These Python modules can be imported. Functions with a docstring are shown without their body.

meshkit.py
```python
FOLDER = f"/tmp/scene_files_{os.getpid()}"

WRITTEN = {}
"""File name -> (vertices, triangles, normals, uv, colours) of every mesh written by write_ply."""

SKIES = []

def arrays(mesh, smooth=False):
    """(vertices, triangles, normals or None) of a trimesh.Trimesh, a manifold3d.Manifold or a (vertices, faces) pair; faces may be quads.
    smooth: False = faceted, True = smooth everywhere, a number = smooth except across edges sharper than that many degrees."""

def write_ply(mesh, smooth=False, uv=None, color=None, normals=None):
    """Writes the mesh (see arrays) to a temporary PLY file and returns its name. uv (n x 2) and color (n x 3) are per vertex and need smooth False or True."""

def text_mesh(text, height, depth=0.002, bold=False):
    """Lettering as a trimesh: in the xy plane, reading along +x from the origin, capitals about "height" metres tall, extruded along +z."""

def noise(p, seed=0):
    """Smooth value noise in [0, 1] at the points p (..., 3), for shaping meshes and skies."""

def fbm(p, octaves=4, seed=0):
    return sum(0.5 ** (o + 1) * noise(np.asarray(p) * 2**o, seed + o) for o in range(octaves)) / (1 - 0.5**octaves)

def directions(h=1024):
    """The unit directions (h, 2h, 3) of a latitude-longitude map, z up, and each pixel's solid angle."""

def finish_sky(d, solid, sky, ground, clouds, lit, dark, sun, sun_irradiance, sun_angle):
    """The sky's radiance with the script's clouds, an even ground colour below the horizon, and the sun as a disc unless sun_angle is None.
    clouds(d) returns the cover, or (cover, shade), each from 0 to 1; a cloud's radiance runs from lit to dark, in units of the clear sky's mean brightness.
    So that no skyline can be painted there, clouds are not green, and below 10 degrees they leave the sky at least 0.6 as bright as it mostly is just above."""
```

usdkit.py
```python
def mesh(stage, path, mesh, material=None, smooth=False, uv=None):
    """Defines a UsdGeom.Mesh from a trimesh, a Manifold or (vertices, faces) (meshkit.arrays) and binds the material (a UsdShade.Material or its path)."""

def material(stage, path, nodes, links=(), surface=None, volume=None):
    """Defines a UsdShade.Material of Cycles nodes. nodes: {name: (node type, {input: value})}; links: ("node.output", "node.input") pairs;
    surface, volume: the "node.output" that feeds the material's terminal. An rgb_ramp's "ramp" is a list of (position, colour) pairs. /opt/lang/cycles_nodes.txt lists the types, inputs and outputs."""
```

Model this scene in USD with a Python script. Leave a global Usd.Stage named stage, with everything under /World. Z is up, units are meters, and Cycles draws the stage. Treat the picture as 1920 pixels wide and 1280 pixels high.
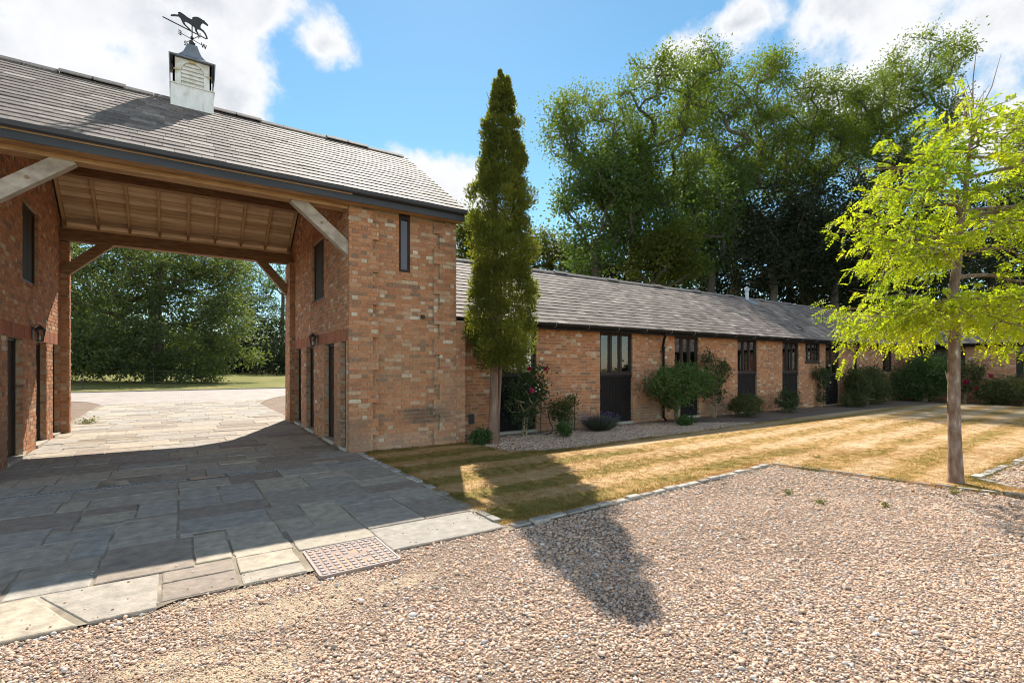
import math, random
import numpy as np, trimesh, usdkit, meshkit
from shapely.geometry import Polygon, Point, LineString
from shapely import contains_xy
from shapely.ops import unary_union
from pxr import Usd, UsdGeom, UsdLux, UsdShade, Gf, Sdf, Vt

stage = Usd.Stage.CreateInMemory()
UsdGeom.SetStageUpAxis(stage, "Z"); UsdGeom.SetStageMetersPerUnit(stage, 1.0)
WORLD = UsdGeom.Xform.Define(stage, "/World")
rng = np.random.default_rng(7)
PI = math.pi
sin, cos = math.sin, math.cos

# ------------------------------------------------------------------ camera
ANG = math.atan2(625, 934.0)                 # the yard's long axis (x) lies this far right of the view direction
FX, FY = sin(ANG), cos(ANG)                  # camera forward
RX, RY = cos(ANG), -sin(ANG)                 # camera right
EYE = 1.55
cam = UsdGeom.Camera.Define(stage, "/World/camera")
cam.CreateHorizontalApertureAttr(36.0); cam.CreateVerticalApertureAttr(24.0)
cam.CreateFocalLengthAttr(36.0 * 934 / 1920)
cam.CreateVerticalApertureOffsetAttr(48 / 1920 * 36.0)
cam.CreateClippingRangeAttr(Gf.Vec2f(0.05, 5000))
cam.AddTransformOp().Set(Gf.Matrix4d(RX, RY, 0, 0, 0, 0, 1, 0, -FX, -FY, 0, 0, 0, 0, EYE, 1))
cam.CreateExposureAttr(1.12)

# ------------------------------------------------------------------ sun and sky
SUN_AZ, SUN_EL = math.atan2(0.435, 0.90), math.radians(46.4)
SUN_STRENGTH, SKY_STRENGTH = 1.12, 0.10
S = np.array([cos(SUN_EL) * sin(SUN_AZ), cos(SUN_EL) * cos(SUN_AZ), sin(SUN_EL)])
sun = UsdLux.DistantLight.Define(stage, "/World/sun")
sun.CreateIntensityAttr(SUN_STRENGTH); sun.CreateAngleAttr(0.53); sun.CreateNormalizeAttr(True)
sun.CreateColorAttr(Gf.Vec3f(1.0, 0.93, 0.82))
_z = S; _x = np.cross([0, 0, 1.0], _z); _x /= np.linalg.norm(_x); _y = np.cross(_z, _x)
sun.AddTransformOp().Set(Gf.Matrix4d(*_x, 0, *_y, 0, *_z, 0, 0, 0, 0, 1))


def sky_material():
    n, l = {}, []
    n["geo"] = ("texture_coordinate", {})
    n["nrm"] = ("vector_math", {"math_type": "normalize"}); l.append(("geo.generated", "nrm.vector1"))
    n["sep"] = ("separate_xyz", {}); l.append(("nrm.vector", "sep.vector"))
    n["az"] = ("math", {"math_type": "arctan2"}); l += [("sep.x", "az.value1"), ("sep.y", "az.value2")]
    n["el"] = ("math", {"math_type": "arcsine"}); l.append(("sep.z", "el.value1"))
    n["ae"] = ("combine_xyz", {"z": 0.0}); l += [("az.value", "ae.x"), ("el.value", "ae.y")]
    n["warp"] = ("noise_texture", {"scale": 3.2, "detail": 9.0, "roughness": 0.62}); l.append(("nrm.vector", "warp.vector"))
    prev = None
    r = random.Random(3)
    blobs = [(-0.66, .50, .26, .12), (-0.33, .50, .22, .10), (-.06, .52, .20, .10), (-.42, .40, .34, .13), (-.12, .40, .26, .10), (.02, .47, .14, .08), (.0, .575, .15, .09), (.10, .585, .10, .065), (.04, .56, .08, .05), (.23, .545, .075, .04),
             (.05, .345, .20, .06), (.26, .33, .24, .08), (.42, .345, .17, .075), (.48, .29, .12, .05), (.93, .54, .10, .05), (1.02, .56, .12, .055),
             (1.20, .56, .18, .07), (1.32, .47, .20, .09), (1.20, .44, .10, .05), (.62, .225, .12, .015), (1.50, .5, .22, .14), (1.45, .32, .12, .07)]
    for k in range(22):                      # the same broken cloud goes on round the rest of the sky
        a = 1.9 + k * (4.1 / 22) + r.uniform(-.1, .1)
        blobs.append((a if a < PI else a - 2 * PI, r.uniform(.2, 1.0), r.uniform(.16, .42), r.uniform(.07, .2)))
    for i, (a, e, ra, re) in enumerate(blobs):
        n[f"s{i}"] = ("vector_math", {"math_type": "subtract", "vector2": (a, e, 0)}); l.append(("ae.vector", f"s{i}.vector1"))
        n[f"m{i}"] = ("vector_math", {"math_type": "multiply", "vector2": (1 / ra, 1 / re, 0)}); l.append((f"s{i}.vector", f"m{i}.vector1"))
        n[f"d{i}"] = ("vector_math", {"math_type": "length"}); l.append((f"m{i}.vector", f"d{i}.vector1"))
        if prev is None:
            prev = f"d{i}.value"
        else:
            n[f"x{i}"] = ("math", {"math_type": "smoothmin", "value3": 0.25}); l += [(prev, f"x{i}.value1"), (f"d{i}.value", f"x{i}.value2")]
            prev = f"x{i}.value"
    # cover = smoothstep(noise*k - distance)
    n["fine"] = ("noise_texture", {"scale": 11.0, "detail": 8.0, "roughness": 0.6}); l.append(("nrm.vector", "fine.vector"))
    n["kf"] = ("math", {"math_type": "multiply_add", "value2": 1.9, "value3": -1.72}); l.append(("fine.fac", "kf.value1"))
    n["k"] = ("math", {"math_type": "multiply_add", "value2": 3.1}); l += [("warp.fac", "k.value1"), ("kf.value", "k.value3")]
    n["df"] = ("math", {"math_type": "subtract"}); l += [("k.value", "df.value1"), (prev, "df.value2")]
    n["cov"] = ("map_range", {"range_type": "smoothstep", "from_min": -0.42, "from_max": 0.22, "to_min": 0.0, "to_max": 0.97}); l.append(("df.value", "cov.value"))
    n["sh"] = ("noise_texture", {"scale": 4.5, "detail": 6.0, "roughness": 0.55}); l.append(("nrm.vector", "sh.vector"))
    n["deep"] = ("map_range", {"range_type": "smoothstep", "from_min": 0.1, "from_max": 0.75, "to_min": 0.0, "to_max": 1.0}); l.append(("df.value", "deep.value"))
    n["sr"] = ("map_range", {"range_type": "smoothstep", "from_min": 0.36, "from_max": 0.66, "to_min": 0.0, "to_max": 1.0}); l.append(("sh.fac", "sr.value"))
    n["shade"] = ("math", {"math_type": "multiply"}); l += [("deep.result", "shade.value1"), ("sr.result", "shade.value2")]
    n["cc"] = ("mix", {"color1": CLOUD_LIT, "color2": CLOUD_DARK}); l.append(("shade.value", "cc.fac"))
    n["sky"] = ("sky_texture", {"sky_type": "single_scattering", "sun_disc": False, "sun_elevation": SUN_EL, "sun_rotation": SUN_AZ, "air_density": 1.0, "aerosol_density": 0.06, "ozone_density": 3.0})
    n["hs"] = ("hsv", {"hue": 0.480, "saturation": 1.08, "value": .78}); l.append(("sky.color", "hs.color"))
    n["mix"] = ("mix", {}); l += [("cov.result", "mix.fac"), ("hs.color", "mix.color1"), ("cc.color", "mix.color2")]
    n["bg"] = ("background_shader", {"strength": SKY_STRENGTH}); l.append(("mix.color", "bg.color"))
    return usdkit.material(stage, "/World/Looks/sky", n, l, surface="bg.background")


CLOUD_LIT, CLOUD_DARK = (4.7, 4.7, 4.75), (2.9, 3.05, 3.35)
UsdGeom.Scope.Define(stage, "/World/Looks")
dome = UsdLux.DomeLight.Define(stage, "/World/sky")
UsdShade.MaterialBindingAPI.Apply(dome.GetPrim()).Bind(sky_material())
dome.GetPrim().SetCustomDataByKey("kind", "structure")
dome.GetPrim().SetCustomDataByKey("label", "blue summer sky with broken white clouds")

# ------------------------------------------------------------------ helpers: names, meshes
_count = {}


def uniq(parent, name):
    k = (parent, name); c = _count.get(k, 0); _count[k] = c + 1
    return f"{parent}/{name}" if c == 0 else f"{parent}/{name}_{c:03d}"


def tag(prim, label=None, cat=None, group=None, kind=None):
    p = prim.GetPrim() if hasattr(prim, "GetPrim") else prim
    for k, v in (("label", label), ("category", cat), ("group", group), ("kind", kind)):
        if v: p.SetCustomDataByKey(k, v)
    return p


def thing(name, label, cat, loc=(0, 0, 0), rotz=0.0, group=None):
    x = UsdGeom.Xform.Define(stage, uniq("/World", name))
    if any(loc): x.AddTranslateOp().Set(Gf.Vec3d(*map(float, loc)))
    if rotz: x.AddRotateZOp().Set(math.degrees(rotz))
    tag(x, label, cat, group)
    return str(x.GetPath())


def normals_of(v, f):
    n = np.zeros_like(v); c = np.cross(v[f[:, 1]] - v[f[:, 0]], v[f[:, 2]] - v[f[:, 0]])
    for k in range(3): np.add.at(n, f[:, k], c)
    l = np.linalg.norm(n, axis=1, keepdims=True)
    return np.where(l > 0, n / np.maximum(l, 1e-20), [0, 0, 1.0])


def put(parent, name, mesh, mat, smooth=False, tone=None, kind=None, label=None):
    """ONE Mesh prim under parent. mesh = (v, f); tone = scalar or per-vertex primvar."""
    path = uniq(parent, name)
    if hasattr(mesh, "vertices"): mesh = (np.asarray(mesh.vertices), np.asarray(mesh.faces))
    v, f = np.asarray(mesh[0], float), np.asarray(mesh[1], int)
    m = UsdGeom.Mesh.Define(stage, path)
    m.CreatePointsAttr(Vt.Vec3fArray.FromNumpy(v.astype(np.float32)))
    m.CreateFaceVertexCountsAttr(Vt.IntArray.FromNumpy(np.full(len(f), f.shape[1], np.int32)))
    m.CreateFaceVertexIndicesAttr(Vt.IntArray.FromNumpy(f.astype(np.int32).ravel()))
    m.CreateSubdivisionSchemeAttr("none")
    if smooth is True:
        ft = f if f.shape[1] == 3 else np.vstack([f[:, :3], f[:, [0, 2, 3]]])
        m.CreateNormalsAttr(Vt.Vec3fArray.FromNumpy(normals_of(v, ft).astype(np.float32))); m.SetNormalsInterpolation("vertex")
    if tone is not None:
        t = np.broadcast_to(np.asarray(tone, np.float32), (len(v),)).copy()
        UsdGeom.PrimvarsAPI(m).CreatePrimvar("tone", Sdf.ValueTypeNames.FloatArray, "vertex").Set(Vt.FloatArray.FromNumpy(t))
    UsdShade.MaterialBindingAPI.Apply(m.GetPrim()).Bind(mat)
    if kind or label: tag(m, label=label, kind=kind)
    return path


def prim(path): return stage.GetPrimAtPath(path)


class MB:
    """Collects shapes into one mesh (quads)."""
    F6 = np.array([[0, 3, 2, 1], [4, 5, 6, 7], [0, 1, 5, 4], [1, 2, 6, 5], [2, 3, 7, 6], [3, 0, 4, 7]])

    def __init__(s): s.v, s.f, s.t, s.n = [], [], [], 0

    def raw(s, v, f, tone=0.5):
        v = np.asarray(v, float); f = np.asarray(f, int)
        if f.shape[1] == 3: f = np.hstack([f, f[:, 2:3]])
        s.v.append(v); s.f.append(f + s.n); s.t.append(np.broadcast_to(np.asarray(tone, float), (len(v),))); s.n += len(v); return s

    def box(s, x0, x1, y0, y1, z0, z1, tone=0.5):
        return s.raw([[x0, y0, z0], [x1, y0, z0], [x1, y1, z0], [x0, y1, z0], [x0, y0, z1], [x1, y0, z1], [x1, y1, z1], [x0, y1, z1]], s.F6, tone)

    def bar(s, a, b, w, h, up=(0, 0, 1), tone=.5):
        a, b, up = map(lambda q: np.asarray(q, float), (a, b, up)); d = b - a; d /= np.linalg.norm(d)
        x = np.cross(d, up); x /= np.linalg.norm(x); y = np.cross(x, d)
        q = [a - x * w / 2 - y * h / 2, a + x * w / 2 - y * h / 2, a + x * w / 2 + y * h / 2, a - x * w / 2 + y * h / 2]
        return s.raw(q + [p + (b - a) for p in q], s.F6, tone)

    def tube(s, pts, rad, sides=6, cap=True, tone=.5):
        v, f = tube(pts, rad, sides, cap); return s.raw(v, f, tone)

    def get(s):
        if not s.v: return np.zeros((0, 3)), np.zeros((0, 3), int)
        v, q = np.vstack(s.v), np.vstack(s.f)
        f = np.vstack([q[:, :3], q[:, [0, 2, 3]]]); f = f[(f[:, 0] != f[:, 1]) & (f[:, 1] != f[:, 2]) & (f[:, 0] != f[:, 2])]
        return v, f

    def tones(s): return np.concatenate(s.t)

    def put(s, parent, name, mat, smooth=False, tone=False, kind=None, label=None):
        return put(parent, name, s.get(), mat, smooth, s.tones() if tone else None, kind, label)


def tube(pts, rad, sides=6, cap=True):
    p = np.asarray(pts, float); n = len(p); r = np.broadcast_to(np.asarray(rad, float), (n,))
    d = np.gradient(p, axis=0); d /= np.maximum(np.linalg.norm(d, axis=1, keepdims=True), 1e-9)
    ref = np.array([0, 0, 1.0]) if abs(d[0][2]) < .9 else np.array([1.0, 0, 0])
    a = np.arange(sides) / sides * 2 * PI; V = []
    x = np.cross(ref, d[0])
    for i in range(n):
        x = x - d[i] * (x @ d[i]); x /= max(np.linalg.norm(x), 1e-9); y = np.cross(d[i], x)
        V.append(p[i] + r[i] * (np.cos(a)[:, None] * x + np.sin(a)[:, None] * y))
    V = np.vstack(V); F = []
    for i in range(n - 1):
        for k in range(sides):
            k2 = (k + 1) % sides; F.append([i * sides + k, i * sides + k2, (i + 1) * sides + k2, (i + 1) * sides + k])
    if cap:
        V = np.vstack([V, p[:1], p[-1:]]); c0, c1 = n * sides, n * sides + 1
        for k in range(sides):
            k2 = (k + 1) % sides; F.append([c0, k2, k, k]); F.append([c1, (n - 1) * sides + k, (n - 1) * sides + k2, (n - 1) * sides + k2])
    return V, np.array(F)


def lathe(profile, sides=16, at=(0, 0, 0)):
    pr = np.asarray(profile, float); a = np.arange(sides) / sides * 2 * PI; n = len(pr)
    V = np.vstack([np.stack([r * np.cos(a), r * np.sin(a), np.full(sides, z)], 1) for r, z in pr]) + np.asarray(at)
    F = [[i * sides + k, i * sides + (k + 1) % sides, (i + 1) * sides + (k + 1) % sides, (i + 1) * sides + k] for i in range(n - 1) for k in range(sides)]
    return V, np.array(F)


def slab_poly(poly, z0, z1):
    m = trimesh.creation.extrude_polygon(poly, z1 - z0, engine="earcut"); m.apply_translation([0, 0, z0]); return np.array(m.vertices), np.array(m.faces)


def sheet(poly, z):
    v, f = trimesh.creation.triangulate_polygon(poly, engine="earcut"); v = np.asarray(v); f = np.asarray(f)
    v3 = np.column_stack([v, np.full(len(v), float(z))]); n = np.cross(v3[f[:, 1]] - v3[f[:, 0]], v3[f[:, 2]] - v3[f[:, 0]])[:, 2]
    f[n < 0] = f[n < 0][:, ::-1]; return v3, f


def project(p):
    p = np.atleast_2d(p); D = p[:, 0] * FX + p[:, 1] * FY; L = p[:, 0] * RX + p[:, 1] * RY; D2 = np.maximum(D, 1e-3)
    return 960 + 934 * L / D2, 688 - 934 * (p[:, 2] - EYE) / D2, D


def seen(p, m=0):
    u, v, D = project(p); return (D > .3) & (u > -m) & (u < 1920 + m) & (v > -m) & (v < 1280 + m)


def gp(u, v, z=0.0):
    D = (EYE - z) * 934 / (v - 688); L = (u - 960) / 934 * D
    return np.array([D * FX + L * RX, D * FY + L * RY])


# ------------------------------------------------------------------ materials
def surf(name, ramp, scale=6.0, detail=6.0, rough=0.85, spec=0.3, bump=0.0, bscale=40.0, bdist=0.01, tone=None, tonemix=1.0, vary=0.25, stretch=None, blotch=None, roughvar=0.0, metallic=0.0, coat=0.0, stains=()):
    """Principled surface: colour from a ramp over a per-piece tone (or over noise), varied by noise; fine bump."""
    n = {"g": ("geometry", {}), "p": ("principled_bsdf", {"roughness": rough, "specular_ior_level": spec, "metallic": metallic, "coat_weight": coat})}
    l = []; src = "g.position"
    if stretch:
        n["map"] = ("mapping", {"scale": stretch}); l.append(("g.position", "map.vector")); src = "map.vector"
    n["nz"] = ("noise_texture", {"scale": scale, "detail": detail, "roughness": 0.6}); l.append((src, "nz.vector"))
    n["r"] = ("rgb_ramp", {"ramp": ramp})
    if tone:
        n["at"] = ("attribute", {"attribute": "tone"}); l.append(("at.fac", "r.fac"))
        n["mr"] = ("map_range", {"from_min": .25, "from_max": .75, "to_min": 1 - vary, "to_max": 1 + vary}); l.append(("nz.fac", "mr.value"))
        n["mu"] = ("vector_math", {"math_type": "scale"}); l += [("r.color", "mu.vector1"), ("mr.result", "mu.scale")]
        col = "mu.vector"
    else:
        n["mr"] = ("map_range", {"from_min": .28, "from_max": .72, "to_min": 0.0, "to_max": 1.0, "clamp": True}); l.append(("nz.fac", "mr.value"))
        l.append(("mr.result", "r.fac")); col = "r.color"
    if blotch:
        bs, bc, lo, hi = blotch
        n["bn"] = ("noise_texture", {"scale": bs, "detail": 5.0, "roughness": .6}); l.append(("g.position", "bn.vector"))
        n["bm"] = ("map_range", {"range_type": "smoothstep", "from_min": lo, "from_max": hi, "to_min": 0, "to_max": .45}); l.append(("bn.fac", "bm.value"))
        n["bx"] = ("mix", {"color2": bc}); l += [("bm.result", "bx.fac"), (col, "bx.color1")]; col = "bx.color"
    for i, (ctr, rad, c2, amt) in enumerate(stains):
        n[f"q{i}"] = ("vector_math", {"math_type": "subtract", "vector2": ctr}); n[f"qs{i}"] = ("vector_math", {"math_type": "multiply", "vector2": tuple(1 / q for q in rad)}); n[f"ql{i}"] = ("vector_math", {"math_type": "length"}); n[f"qn{i}"] = ("noise_texture", {"scale": 3.5, "detail": 6.0, "roughness": .65})
        n[f"qa{i}"] = ("math", {"math_type": "multiply_add", "value2": 1.5, "value3": -.75}); n[f"qd{i}"] = ("math", {"math_type": "subtract"}); n[f"qm{i}"] = ("map_range", {"range_type": "smoothstep", "from_min": -1.1, "from_max": -.35, "to_min": 0, "to_max": amt}); n[f"qx{i}"] = ("mix", {"color2": c2})
        l += [("g.position", f"q{i}.vector1"), (f"q{i}.vector", f"qs{i}.vector1"), (f"qs{i}.vector", f"ql{i}.vector1"), ("g.position", f"qn{i}.vector"), (f"qn{i}.fac", f"qa{i}.value1"), (f"qa{i}.value", f"qd{i}.value1"), (f"ql{i}.value", f"qd{i}.value2"), (f"qd{i}.value", f"qm{i}.value"), (f"qm{i}.result", f"qx{i}.fac"), (col, f"qx{i}.color1")]
        col = f"qx{i}.color"
    l.append((col, "p.base_color"))
    if roughvar:
        n["rv"] = ("map_range", {"from_min": .3, "from_max": .7, "to_min": rough - roughvar, "to_max": rough + roughvar}); l += [("nz.fac", "rv.value"), ("rv.result", "p.roughness")]
    if bump:
        n["bz"] = ("noise_texture", {"scale": bscale, "detail": 5.0, "roughness": .65}); l.append((src, "bz.vector"))
        n["b"] = ("bump", {"strength": bump, "distance": bdist}); l += [("bz.fac", "b.height"), ("b.normal", "p.normal")]
    return usdkit.material(stage, "/World/Looks/" + name, n, l, surface="p.BSDF")


def leafmat(name, ramp, trans, tmix=0.45, rough=0.55, big=0.6, spec=0.35):
    """Leaves: a tone per leaf and slow drift over the crown; light shines through."""
    n = {"g": ("geometry", {}), "nz": ("noise_texture", {"scale": big, "detail": 3.0}), "r": ("rgb_ramp", {"ramp": ramp}),
         "mx": ("mix_float", {"fac": .5}), "st": ("map_range", {"from_min": .25, "from_max": .75, "to_min": 0, "to_max": 1}),
         "p": ("principled_bsdf", {"roughness": rough, "specular_ior_level": spec}), "t": ("translucent_bsdf", {}), "tc": ("mix", {"mix_type": "multiply", "fac": 1.0, "color2": trans}), "m": ("mix_closure", {"fac": tmix})}
    l = [("g.position", "nz.vector"), ("nz.fac", "st.value"), ("st.result", "mx.a"), ("g.random_per_island", "mx.b"), ("mx.result", "r.fac"), ("r.color", "p.base_color"),
         ("r.color", "tc.color1"), ("tc.color", "t.color"), ("p.BSDF", "m.closure1"), ("t.BSDF", "m.closure2")]
    return usdkit.material(stage, "/World/Looks/" + name, n, l, surface="m.closure")


def glassmat(name, tint=(.9, .95, .95), rough=0.02):
    n = {"f": ("fresnel", {"IOR": 1.5}), "sc": ("math", {"math_type": "multiply_add", "value2": 1.6, "value3": .06, "use_clamp": True}), "t": ("transparent_bsdf", {"color": tint}), "g": ("glossy_bsdf", {"color": (1, 1, 1), "roughness": rough}), "m": ("mix_closure", {})}
    return usdkit.material(stage, "/World/Looks/" + name, n, [("f.fac", "sc.value1"), ("sc.value", "m.fac"), ("t.BSDF", "m.closure1"), ("g.BSDF", "m.closure2")], surface="m.closure")


M = {}
BRICK = [(0, (.19, .125, .085)), (.10, (.25, .14, .085)), (.28, (.33, .145, .077)), (.5, (.385, .175, .085)), (.68, (.42, .205, .11)), (.82, (.39, .215, .12)), (.9, (.43, .275, .175)), (.96, (.46, .36, .25)), (1, (.56, .48, .38))]
STAINS = [((4.05, 9.05, .62), (.75, .4, .22), (.10, .07, .052), .8), ((3.6, 9.05, .12), (1.4, .4, .22), (.38, .30, .23), .35), ((3.5, 9.05, 1.6), (1.0, .4, .9), (.30, .19, .11), .25), ((4.6, 9.05, .9), (.5, .5, 1.2), (.24, .17, .115), .35),
          ((2.54, 9.6, .3), (.5, 1.2, .5), (.20, .14, .10), .6), ((-2.15, 10.2, .4), (.5, .9, .5), (.24, .15, .11), .5), ((10.9, 9.6, .25), (1.0, .4, .35), (.24, .17, .12), .6), ((8.2, 9.6, .2), (.9, .4, .3), (.25, .18, .13), .6), ((14.4, 9.6, .2), (1.2, .4, .3), (.25, .18, .13), .6)]
M["brick"] = surf("brick", BRICK, scale=26, tone=True, vary=.26, rough=.9, spec=.2, bump=.5, bscale=70, bdist=.006, blotch=(1.1, (.24, .15, .095), .58, .80), stains=STAINS)
M["mortar_pale"] = surf("mortar_pale", [(0, (.34, .25, .17)), (1, (.50, .39, .28))], scale=9, rough=.95, spec=.1, bump=.5, bscale=90, bdist=.006)
M["soldier"] = surf("soldier_brick", [(0, (.24, .085, .045)), (1, (.36, .135, .07))], scale=22, tone=True, vary=.22, rough=.9, spec=.2, bump=.4, bscale=70, bdist=.005)
M["mortar"] = surf("mortar", [(0, (.28, .205, .135)), (1, (.42, .325, .225))], scale=9, rough=.95, spec=.1, bump=.5, bscale=90, bdist=.006)
M["slate"] = surf("slate", [(0, (.085, .068, .06)), (.3, (.16, .13, .115)), (.7, (.24, .20, .175)), (1, (.36, .31, .265))], scale=14, tone=True, vary=.42, rough=.78, spec=.28, bump=.4, bscale=45, bdist=.006, roughvar=.08, blotch=(3.6, (.36, .32, .25), .58, .74))
M["ridge"] = surf("ridge_tile", [(0, (.12, .11, .105)), (1, (.24, .21, .19))], scale=16, rough=.8, bump=.5, bscale=40, bdist=.01, blotch=(6, (.36, .30, .17), .6, .75))
M["oak_dark"] = surf("oak_dark", [(0, (.13, .075, .04)), (.6, (.25, .15, .08)), (1, (.34, .21, .12))], scale=3.2, stretch=(1, 9, 9), rough=.8, bump=.5, bscale=9, bdist=.01)
M["oak_warm"] = surf("oak_warm", [(0, (.24, .13, .06)), (.6, (.42, .25, .12)), (1, (.52, .34, .18))], scale=3.0, stretch=(1, 9, 9), rough=.8, bump=.45, bscale=9, bdist=.008)
M["rafter"] = surf("rafter_wood", [(0, (.30, .18, .085)), (1, (.54, .36, .19))], scale=3.0, stretch=(9, 1, 1), rough=.8, bump=.3, bscale=9, bdist=.006)
M["oak_grey"] = surf("oak_grey", [(0, (.20, .155, .115)), (.5, (.34, .28, .22)), (1, (.44, .375, .305))], scale=3.4, stretch=(1.5, 9, 2.2), rough=.85, bump=.5, bscale=10, bdist=.006)
M["board"] = surf("sarking_board", [(0, (.31, .205, .115)), (.5, (.49, .35, .215)), (1, (.61, .46, .31))], scale=2.2, stretch=(1, 12, 12), tone=True, vary=.35, rough=.85, bump=.3, bscale=8, bdist=.004)
M["black"] = surf("black_paint", [(0, (.007, .006, .006)), (1, (.016, .012, .011))], scale=5, rough=.6, spec=.14, bump=.06, bscale=20)
M["door"] = surf("door_paint", [(0, (.030, .020, .014)), (1, (.050, .036, .027))], scale=5, stretch=(1, 1, .2), tone=True, vary=.15, rough=.7, spec=.12, bump=.06, bscale=30)
M["frame"] = surf("frame_stain", [(0, (.016, .010, .008)), (1, (.034, .021, .016))], scale=6, rough=.5, spec=.3)
M["fascia"] = surf("fascia_paint", [(0, (.022, .022, .026)), (1, (.042, .042, .048))], scale=2.5, stretch=(.3, 1, 3), rough=.5, spec=.5)
M["iron"] = surf("black_iron", [(0, (.012, .012, .013)), (1, (.03, .028, .028))], scale=30, rough=.5, spec=.5, bump=.1, bscale=80)
M["lead"] = surf("lead_sheet", [(0, (.10, .11, .125)), (1, (.18, .19, .21))], scale=5, rough=.5, spec=.6, bump=.1, bscale=12)
M["white"] = surf("white_weathered", [(0, (.50, .47, .42)), (.35, (.68, .66, .63)), (1, (.80, .79, .77))], scale=4.5, stretch=(2, 2, .7), rough=.6, bump=.12, bscale=30, blotch=(9, (.40, .34, .24), .62, .82))
M["white_dirty"] = surf("white_dirty", [(0, (.46, .41, .32)), (.45, (.66, .63, .57)), (1, (.78, .76, .73))], scale=8, rough=.7, bump=.2, bscale=40)
M["ochre"] = surf("ochre_keystone", [(0, (.40, .30, .13)), (1, (.55, .44, .24))], scale=9, rough=.8)
M["stone"] = surf("flagstone", [(0, (.245, .20, .165)), (.25, (.30, .25, .20)), (.5, (.30, .28, .25)), (.75, (.345, .30, .245)), (1, (.385, .33, .255))], scale=9, tone=True, vary=.34, rough=.85, spec=.22, bump=.8, bscale=17, bdist=.016, roughvar=.12, blotch=(3.2, (.22, .185, .15), .6, .8))
M["joint"] = surf("joint_mortar", [(0, (.13, .11, .08)), (.5, (.26, .215, .16)), (1, (.48, .42, .34))], scale=2.2, rough=.95, bump=.6, bscale=60, bdist=.01)
M["sett"] = surf("edging_sett", [(0, (.22, .20, .18)), (1, (.42, .39, .35))], scale=12, tone=True, vary=.25, rough=.85, bump=.5, bscale=40, bdist=.01)
M["concrete"] = surf("concrete", [(0, (.30, .26, .21)), (1, (.44, .40, .34))], scale=6, rough=.9, bump=.5, bscale=60, bdist=.006)
M["rust"] = surf("manhole_iron", [(0, (.20, .155, .135)), (.45, (.29, .21, .175)), (.75, (.37, .235, .145)), (1, (.42, .235, .115))], scale=4, rough=.75, spec=.3, bump=.3, bscale=90, bdist=.003)
M["stud"] = surf("manhole_stud", [(0, (.23, .185, .17)), (1, (.33, .275, .25))], scale=9, rough=.6, spec=.4)
M["galv"] = surf("galvanised", [(0, (.15, .15, .155)), (1, (.27, .275, .28))], scale=12, rough=.75, spec=.25)
M["zinc"] = surf("zinc_flue", [(0, (.30, .34, .38)), (1, (.46, .50, .54))], scale=8, rough=.4, metallic=.5)
M["dark"] = surf("dark_void", [(0, (.012, .011, .010)), (1, (.02, .018, .016))], scale=2, rough=.9, spec=.1)
M["room"] = surf("room_plaster", [(0, (.35, .33, .30)), (1, (.42, .40, .37))], scale=2, rough=.9, spec=.1)
M["blind"] = surf("blind_white", [(0, (.66, .66, .67)), (1, (.75, .75, .76))], scale=3, rough=.6)
M["curtain"] = surf("curtain_cloth", [(0, (.34, .27, .16)), (1, (.48, .40, .27))], scale=4, stretch=(6, 6, .3), rough=.9)
M["glass"] = glassmat("window_glass")
M["glass_dark"] = surf("tinted_glass", [(0, (.010, .016, .024)), (1, (.014, .020, .030))], scale=1, rough=.06, spec=1.0)
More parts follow.
